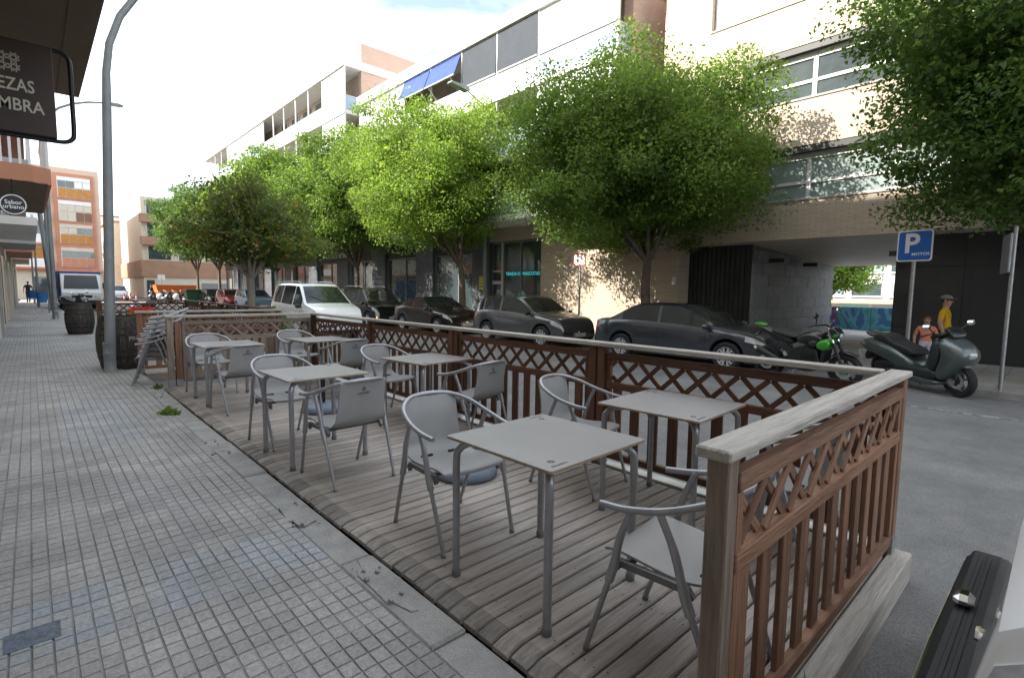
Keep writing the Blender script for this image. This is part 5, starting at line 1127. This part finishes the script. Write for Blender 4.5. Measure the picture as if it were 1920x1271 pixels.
# truck
tk = thing('small_truck', 'white cab truck with blue load body parked behind the barrels', 'truck', (2.35, 44.5, ROADZ))
cb = MB(); cb.prism([(-2.45, .45), (-2.5, 1.1), (-2.42, 1.35), (-2.0, 2.3), (-.9, 2.36), (-.9, .45)], -.98, .98, axis='x') if False else None
cbm = MB(); cbm.prism([(-2.45, .45), (-2.5, 1.15), (-2.4, 1.4), (-2.05, 2.32), (-.9, 2.38), (-.9, .45)], -.98, .98, axis='x', bev=.05); cbm.obj('cab', p_white, tk, fix=True)
ws = MB(); ws.add([(-.85, -2.44, 1.42), (.85, -2.44, 1.42), (.78, -2.10, 2.24), (-.78, -2.10, 2.24)], [(0, 1, 2, 3)]); ws.obj('windscreen', m_cg, tk)
for s_ in (-1, 1): MB().box(s_*.75-.16, s_*.75+.16, -2.52, -2.46, .8, 1.0).obj('headlight', m_hl, tk); MB().cbox(s_*1.15-.1, s_*1.15+.1, -2.3, -2.2, 1.4, 1.8, .02).obj('mirror', m_trim, tk)
MB().box(-.9, .9, -2.53, -2.44, .45, .7).obj('bumper', m_trim, tk); MB().cbox(-1.08, 1.08, -.85, 3.2, .7, 2.5, .02).obj('load_body', M('truck_blue', (.03, .07, .22), .6), tk); MB().box(-.5, .5, -2.52, -2.5, .85, 1.0).obj('grille', m_trim, tk)
for (y_, s_) in ((-1.7, 1), (-1.7, -1), (2, 1), (2, -1)): a_, b_ = wheel_mesh(.36, .22); o = inst('wheel', a_, tk, Matrix.Translation((s_*.85, y_, .36)) @ Matrix.Rotation(-s_*pi/2, 4, 'Z')); inst('rim', b_, o)

# ---------------------------------------------------------------- two-wheelers
m_bk = M('black_bodywork', (.012, .012, .013), .35, coat=.6); m_gr = M('lime_green_bodywork', (.035, .30, .015), .3, coat=.8); m_sg = M('grey_green_bodywork', (.10, .125, .12), .3, metal=.4, coat=.9, col2=(.12, .148, .142), vs=3); m_seat = M('black_seat_vinyl', (.02, .02, .022), .6); m_mir = M('mirror_glass', (.85, .88, .9), .03, 1); m_eng = M('engine_metal', (.05, .05, .052), .45, .6)
def mc_wheel(t, x, r_, w_, disc=True):
    a = MB(); a.lathe([(r_*.74, -w_/2), (r_*.9, -w_/2-.005), (r_, -w_/5), (r_, w_/5), (r_*.9, w_/2+.005), (r_*.74, w_/2), (r_*.74, -w_/2)], 26, axis='y'); o = a.obj('wheel', m_tyre, t, smooth=40); o.location = (x, 0, r_)
    q = MB(); q.lathe([(r_*.75, -w_*.4), (r_*.75, w_*.4), (r_*.68, w_*.4), (r_*.68, -w_*.4), (r_*.75, -w_*.4)], 26, axis='y'); q.lathe([(.03, -w_*.45), (.03, w_*.45)], 10, axis='y')
    for k in range(5): q.prism([(-.012, .02), (.012, .02), (.02, r_*.7), (-.004, r_*.7)], -w_*.22, w_*.22, axis='y', T=Matrix.Rotation(2*pi*k/5, 4, 'Y'))
    if disc: q.lathe([(r_*.3, -w_*.55), (r_*.48, -w_*.55), (r_*.48, -w_*.5), (r_*.3, -w_*.5), (r_*.3, -w_*.55)], 20, axis='y', mi=1)
    q.obj('rim', [m_eng, m_chr], o, fix=True)
def motorbike(label, x, y, rz, z=ROADZ, acc=m_gr, lean=7):
    t = thing('motorcycle', label, 'motorcycle', (x, y, z), rz); t.rotation_euler = (rad(lean), 0, rz)
    mc_wheel(t, -.70, .315, .18); mc_wheel(t, .72, .30, .12)
    def pr(nm, poly, w_, mt, k=.7, par=t): m_ = MB(); m_.pod(poly, w_, k); return soft(m_.obj(nm, mt, par, fix=True))
    def bl(nm, poly, w_, mt, par=t): m_ = MB(); m_.prism(poly, -w_, w_, axis='y', bev=.012); return m_.obj(nm, mt, par, fix=True)
    bl('engine', [(-.20, .30), (.22, .27), (.34, .42), (.30, .66), (.05, .72), (-.22, .62)], .16, m_eng); bl('radiator', [(.34, .42), (.40, .42), (.46, .72), (.40, .72)], .15, m_trim)
    for k_ in range(5): bl('cooling_fin', [(.0, .46+k_*.03), (.30, .44+k_*.03), (.30, .452+k_*.03), (.0, .472+k_*.03)], .18, m_eng)
    bl('swing_arm', [(-.74, .29), (-.2, .38), (-.2, .47), (-.74, .35)], .12, m_eng); pr('belly_pan', [(-.18, .20), (.30, .20), (.42, .40), (.1, .36), (-.15, .30)], .15, m_bk)
    m_ = MB()
    for s_ in (-1, 1): m_.tube([(.42, s_*.06, .98), (.20, s_*.15, .76), (-.22, s_*.14, .52), (-.5, s_*.10, .80)], .022, 6)
    m_.obj('frame', m_eng, t, smooth=60)
    pr('tank', [(-.16, .78), (-.05, .92), (.14, 1.0), (.36, .96), (.46, .84), (.30, .74), (.0, .72)], .19, m_bk, .6); pr('tank_shroud', [(.22, .72), (.44, .60), (.56, .74), (.52, .88), (.36, .86)], .205, acc, .8); pr('shroud_inset', [(.10, .72), (.30, .66), (.36, .84), (.2, .86)], .20, m_bk, .8)
    pr('seat', [(-.58, .88), (-.15, .80), (-.02, .86), (-.18, .90), (-.4, .95), (-.64, 1.01)], .14, m_seat, .8); tail = pr('tail', [(-.95, 1.02), (-.55, .80), (-.15, .66), (-.06, .80), (-.5, .90), (-.85, 1.08)], .13, m_bk, .8); pr('tail_tip', [(-1.0, 1.03), (-.74, 1.0), (-.70, 1.06), (-.96, 1.11)], .085, acc, .8)
    bl('tail_light', [(-.98, 1.0), (-.93, .98), (-.91, 1.02), (-.97, 1.03)], .05, m_tl, tail)
    m_ = MB(); m_.tube([(-.82, 0, .95), (-1.0, 0, .78), (-1.04, 0, .62)], .018, 6); m_.obj('plate_bracket', m_bk, t); m_ = MB(); T = Matrix.Translation((-1.06, 0, .66)) @ Matrix.Rotation(rad(-18), 4, 'Y'); m_.box(-.004, .004, -.12, .12, -.09, .09, T=T); o = m_.obj('number_plate', m_plate, t); m_ = MB(); m_.box(-.0055, -.0045, .08, .118, -.085, .085, T=T); m_.obj('band', m_pb, o)
    for s_ in (-1, 1):
        m_ = MB(); m_.tube([(.74, s_*.10, .30), (.56, s_*.10, .80)], .030, 8); m_.tube([(.56, s_*.10, .80), (.47, s_*.10, 1.06)], .022, 8, mi=1); m_.obj('fork', [m_eng, m_chr], t); m_ = MB(); m_.tube(catmull([(.45, 0, 1.08), (.44, s_*.14, 1.13), (.36, s_*.34, 1.14), (.30, s_*.43, 1.125)], 3), .015, 6); m_.obj('handlebar', m_bk, t)
        m_ = MB(); m_.tube([(.36, s_*.3, 1.14), (.42, s_*.38, 1.30)], .009, 5); o = m_.obj('mirror', m_bk, t); m_ = MB(); m_.sphere((.42, s_*.41, 1.33), (.022, .085, .055), 10); m_.obj('mirror_glass', m_bk if s_ < 0 else m_mir, o, smooth=True)
        m_ = MB(); m_.tube([(-.82, s_*.08, .93), (-.86, s_*.22, .92)], .012, 5); m_.sphere((-.87, s_*.24, .92), (.03, .04, .02), 8); m_.obj('indicator', m_bk, t)
    pr('headlight_cowl', [(.46, .88), (.62, .84), (.70, .92), (.60, 1.10), (.46, 1.10)], .12, m_bk); pr('cowl_stripe', [(.50, .90), (.62, .88), (.67, .93), (.60, 1.02)], .125, acc, .8); m_ = MB(); m_.sphere((.66, 0, .92), (.03, .075, .05), 8); m_.obj('headlight', m_hl, t, smooth=True)
    bl('front_fender', [(.48, .52), (.58, .62), (.76, .645), (.94, .57), (.78, .615), (.60, .59)], .065, m_bk)
    m_ = MB(); m_.lathe([(.0, -.1), (.07, -.1), (.075, -.07), (.07, -.06), (0, -.06)], 14, axis='y', T=Matrix.Translation((.72, -.01, .30))); m_.obj('hub_cover', acc, t, smooth=40)
    m_ = MB(); m_.tube([(.2, -.12, .30), (-.2, -.17, .27), (-.45, -.20, .42), (-.80, -.22, .60)], [.025, .03, .062, .066], 10); m_.obj('exhaust', m_eng, t, smooth=60); m_ = MB(); m_.tube([(-.80, -.22, .60), (-.86, -.22, .63)], [.066, .045], 10); m_.obj('exhaust_tip', m_chr, t)
    m_ = MB(); m_.tube([(-.1, -.14, .28), (-.12, -.34, .0)], .012, 6); m_.obj('side_stand', m_bk, t); return t
motorbike('black and green naked motorcycle parked behind the dark saloon', 10.85, 3.42, rad(-99))
def scooter(name, label, x, y, rz, pm, z=ROADZ, lean=6, group=None):
    t = thing(name, label, 'scooter', (x, y, z), rz, group); t.rotation_euler = (rad(lean), 0, rz); mc_wheel(t, -.72, .28, .15); mc_wheel(t, .80, .28, .12)
    def pr(nm, poly, w_, mt, k=.75, par=t): m_ = MB(); m_.pod(poly, w_, k); return soft(m_.obj(nm, mt, par, fix=True))
    m_sdp = M('scooter_dark_panel', (.03, .035, .04), .45)
    rb = pr('rear_body', [(-1.20, .72), (-1.10, .60), (-.55, .52), (-.25, .38), (.08, .32), (.16, .44), (.02, .58), (-.30, .74), (-.7, .84), (-1.12, .86)], .225, pm)
    pr('body_crease', [(-1.0, .66), (-.5, .57), (-.1, .42), (.02, .42), (-.4, .62), (-.95, .70)], .218, pm, .9)
    pr('tail_light', [(-1.20, .70), (-1.08, .65), (-.88, .69), (-.90, .76), (-1.14, .78)], .17, m_tl, .9, rb); pr('grab_rail', [(-1.06, .93), (-.94, .86), (-.5, .82), (-.46, .86), (-.90, .93), (-1.08, .98)], .14, pm, .85)
    pr('seat', [(-.95, .86), (-.6, .81), (-.42, .72), (-.12, .62), (.16, .58), (.18, .68), (-.1, .77), (-.35, .81), (-.5, .94), (-.78, .97)], .18, m_seat, .8)
    pr('floorboard', [(-.35, .26), (.45, .20), (.66, .30), (.60, .46), (.05, .42), (-.2, .46), (-.4, .42)], .21, m_sdp); pr('lower_fairing', [(-.6, .27), (-.2, .17), (.5, .12), (.72, .24), (.5, .25), (-.1, .30), (-.5, .35)], .225, pm, .85)
    ff_ = pr('front_fairing', [(.48, .20), (.66, .22), (.90, .44), (1.06, .64), (1.05, .80), (.88, .96), (.66, 1.05), (.58, 1.0), (.68, .82), (.64, .58), (.52, .38)], .235, pm, .62); pr('leg_shield', [(.40, .34), (.56, .40), (.68, .7), (.66, .98), (.48, .98), (.46, .75), (.36, .55)], .225, m_sdp)
    pr('headlight', [(.96, .60), (1.07, .68), (1.06, .78), (.98, .74)], .07, m_hl, .8, ff_); pr('dashboard', [(.38, .92), (.62, .97), (.76, 1.06), (.60, 1.08), (.40, 1.0)], .18, m_seat); pr('windscreen', [(.70, 1.0), (.86, .96), (.80, 1.08), (.70, 1.18), (.67, 1.16)], .14, m_cg, .8)
    pr('engine', [(-.95, .20), (-.3, .20), (-.2, .38), (-.5, .50), (-.9, .44)], .15, m_eng); pr('rear_fender', [(-1.20, .40), (-1.06, .36), (-.88, .60), (-1.06, .68)], .08, m_trim)
    T = Matrix.Translation((-1.20, 0, .50)) @ Matrix.Rotation(rad(-20), 4, 'Y'); m_ = MB(); m_.box(-.005, .005, -.12, .12, -.09, .09, T=T); o = m_.obj('number_plate', m_plate, t); m_ = MB(); m_.box(-.0065, -.0055, .08, .118, -.085, .085, T=T); m_.obj('band', m_pb, o)
    for s_ in (-1, 1):
        m_ = MB(); m_.tube(catmull([(.55, s_*.06, 1.02), (.50, s_*.2, 1.04), (.44, s_*.34, 1.0)], 3), .016, 6); m_.obj('handlebar', m_bk, t); m_ = MB(); m_.tube([(.54, s_*.18, 1.03), (.62, s_*.36, 1.17)], .009, 5); o = m_.obj('mirror', m_bk, t); m_ = MB(); m_.sphere((.62, s_*.40, 1.19), (.022, .085, .05), 10); m_.obj('mirror_glass', m_mir, o, smooth=True)
        m_ = MB(); m_.tube([(.72, s_*.07, .95), (.80, s_*.07, .30)], .022, 6); m_.obj('fork', m_eng, t)
    pr('front_fender', [(.60, .50), (.72, .60), (.88, .60), (1.04, .48), (.86, .565), (.72, .56)], .08, pm, .9); m_ = MB(); m_.tube([(-.2, .1, .25), (-.22, .26, 0)], .012, 6); m_.obj('side_stand', m_trim, t); return t
scooter('maxi_scooter', 'large grey green scooter parked at the kerb by the parking sign', 11.62, 1.80, atan2(-.79, -.61), m_sg)
for i in range(4): scooter('parked_scooter', ['black scooter at the end of the row by the orange container', 'white scooter between two black ones by the orange container', 'black scooter between two white ones by the orange container', 'white scooter closest to the orange container'][i], 8.8+i*.55, 57.5-i*.5, rad(-150), [m_bk, p_white, m_bk, p_white][i], group='row of parked scooters')
scooter('parked_scooter', 'black scooter parked in front of the truck behind the barrels', 1.9, 40.2, rad(-60), m_bk)
scooter('parked_scooter', 'black scooter with top box standing behind the second terrace', 2.9, 21.5, rad(-80), m_bk)

# ---------------------------------------------------------------- people
m_skin = M('skin', (.42, .25, .17), .6)
def person(name, label, x, y, z, rz, h, shirt, trousers, hair, arms=None, cap=None, stride=.12, hairlen=0):
    t = thing(name, label, 'person', (x, y, z), rz); k = h/1.7
    me = bpy.data.meshes.new('body'); J = {'pel': (0, 0, .93), 'wai': (0, .0, 1.08), 'che': (0, .0, 1.28), 'nek': (0, -.01, 1.45), 'hd0': (0, .005, 1.52), 'hd1': (0, .012, 1.60), 'hd2': (0, .01, 1.67)}
    rd = {'pel': (.165, .12), 'wai': (.14, .105), 'che': (.165, .115), 'nek': (.06, .06), 'hd0': (.07, .08), 'hd1': (.082, .10), 'hd2': (.06, .075)}
    ed = [('pel', 'wai'), ('wai', 'che'), ('che', 'nek'), ('nek', 'hd0'), ('hd0', 'hd1'), ('hd1', 'hd2')]
    for s_, n_ in ((1, 'L'), (-1, 'R')):
        el, ha = (arms or {}).get(n_, ((s_*.27, -.02, 1.12), (s_*.27, .06, .88)))
        J.update({'sh'+n_: (s_*.18, -.01, 1.38), 'el'+n_: el, 'wr'+n_: ha, 'hi'+n_: (s_*.095, 0, .86), 'kn'+n_: (s_*.10, s_*stride*.5+.03, .48), 'an'+n_: (s_*.10, s_*stride, .08), 'to'+n_: (s_*.11, s_*stride+.14, .03)})
        rd.update({'sh'+n_: (.068, .068), 'el'+n_: (.047, .047), 'wr'+n_: (.032, .032), 'hi'+n_: (.095, .095), 'kn'+n_: (.062, .062), 'an'+n_: (.045, .045), 'to'+n_: (.04, .03)})
        ed += [('che', 'sh'+n_), ('sh'+n_, 'el'+n_), ('el'+n_, 'wr'+n_), ('pel', 'hi'+n_), ('hi'+n_, 'kn'+n_), ('kn'+n_, 'an'+n_), ('an'+n_, 'to'+n_)]
        w_ = Vector(ha); e_ = Vector(el); d = (w_-e_).normalized()
        pm_ = w_+d*.07; J['pa'+n_] = tuple(pm_); rd['pa'+n_] = (.034, .02); ed.append(('wr'+n_, 'pa'+n_))
        for f_ in range(5):
            off = Vector((0, (f_-1.5)*.02 if f_ < 4 else .045, 0)); tip = pm_+d*(.085 if f_ < 4 else .03)+off*1.3; J['f%d%s' % (f_, n_)] = tuple(tip); rd['f%d%s' % (f_, n_)] = (.008, .008); ed.append(('pa'+n_, 'f%d%s' % (f_, n_)))
    ks = list(J); me.from_pydata([tuple(Vector(J[q])*k) for q in ks], [(ks.index(a), ks.index(b)) for a, b in ed], []); o = link(bpy.data.objects.new('body', me), t)
    md = o.modifiers.new('skin', 'SKIN'); md.use_smooth_shade = True; md.branch_smoothing = .4
    for i, q in enumerate(ks): me.skin_vertices[0].data[i].radius = (rd[q][0]*k, rd[q][1]*k); me.skin_vertices[0].data[i].use_root = (q == 'pel')
    sb = o.modifiers.new('sub', 'SUBSURF'); sb.levels = 2; sb.render_levels = 2
    dg = bpy.context.evaluated_depsgraph_get(); dg.update(); nm = bpy.data.meshes.new_from_object(o.evaluated_get(dg)); o.modifiers.clear(); o.data = nm; nm.name = 'body'
    nm.materials.clear(); [nm.materials.append(q) for q in (m_skin, shirt, trousers, M('dark_shoe', (.03, .03, .03), .6))]
    for p in nm.polygons:
        c = p.center/k; lim = .30 if abs(c.x) < .22 else 0
        p.material_index = 3 if c.z < .09 else (2 if c.z < .98 and abs(c.x) < .21 else (1 if c.z < 1.455 and (abs(c.x) < .215 or c.z > 1.2) else 0)); p.use_smooth = True
    hd = MB(); hc = Vector((0, -.012, 1.625))*k
    hd.sphere(tuple(hc), (.093*k, .108*k, .092*k), 14); hd.v = [v for v in hd.v]; 
    hm = MB(); hm.sphere((0, -.02*k, 1.63*k), (.090*k, .105*k, .088*k), 14)
    hm.v = [(a, b, max(c, 1.60*k) if b > .03*k else (max(c, (1.56-hairlen)*k))) for a, b, c in hm.v]; hm.obj('hair', hair, t, smooth=True)
    fc = MB(); fc.sphere((0, .098*k, 1.585*k), (.013*k, .022*k, .02*k), 8); fc.obj('nose', m_skin, t, smooth=True)
    ey = MB(); [ey.sphere((s_*.032*k, .086*k, 1.615*k), (.014*k, .01*k, .008*k), 8) for s_ in (1, -1)]; ey.obj('eyes', m_trim, t); mo = MB(); mo.sphere((0, .088*k, 1.548*k), (.024*k, .01*k, .006*k), 8); mo.obj('mouth', M('lips', (.35, .12, .1), .5), t)
    ea = MB(); [ea.sphere((s_*.088*k, -.005*k, 1.60*k), (.012*k, .022*k, .032*k), 8) for s_ in (1, -1)]; ea.obj('ears', m_skin, t)
    if cap:
        cm = MB(); cm.sphere((0, -.012*k, 1.66*k), (.10*k, .115*k, .075*k), 14); cm.v = [(a, b, max(c, 1.645*k)) for a, b, c in cm.v]; cm.prism([(-.08*k, .07*k), (.08*k, .07*k), (.06*k, .17*k), (0, .185*k), (-.06*k, .17*k)], 1.645*k, 1.655*k, axis='z'); cm.obj('cap', cap, t, smooth=40)
        gl = MB(); gl.cbox(-.08*k, .08*k, .078*k, .10*k, 1.60*k, 1.635*k, .006); gl.obj('sunglasses', m_trim, t)
    return t
wm = person('person', 'person in yellow top, grey cap and sunglasses standing behind the scooter', 13.35, 1.72, PAVZ-.0, rad(172), 1.53, M('yellow_cotton', (.62, .34, .01), .8), M('dark_trousers', (.04, .045, .06), .8), M('brown_hair', (.06, .035, .02), .7), cap=M('grey_cap', (.22, .21, .19), .8), hairlen=.06)
MB().tube([(.10, .08, 1.30), (0, .12, 1.14), (-.12, .1, .98)], .012, 6).obj('bag_strap', m_trim, wm)
person('person', 'child in a coral top and pale trousers beside the scooter', 13.0, 1.95, PAVZ, rad(100), 1.12, M('coral_cotton', (.62, .22, .13), .8), M('pale_trousers', (.55, .53, .58), .8), M('auburn_hair', (.14, .06, .03), .7), hairlen=.1)
person('person', 'person in black walking away on the far pavement', -.15, 58, SWZ, rad(10), 1.72, M('black_cloth', (.015, .015, .016), .8), MATS['black_cloth'], M('dark_hair', (.02, .015, .012), .7), stride=.2)
person('person', 'person in dark clothes standing by the parked scooters', 8.3, 58.5, ROADZ, rad(-120), 1.78, M('navy_cloth', (.02, .025, .04), .8), MATS['black_cloth'], MATS['dark_hair'])
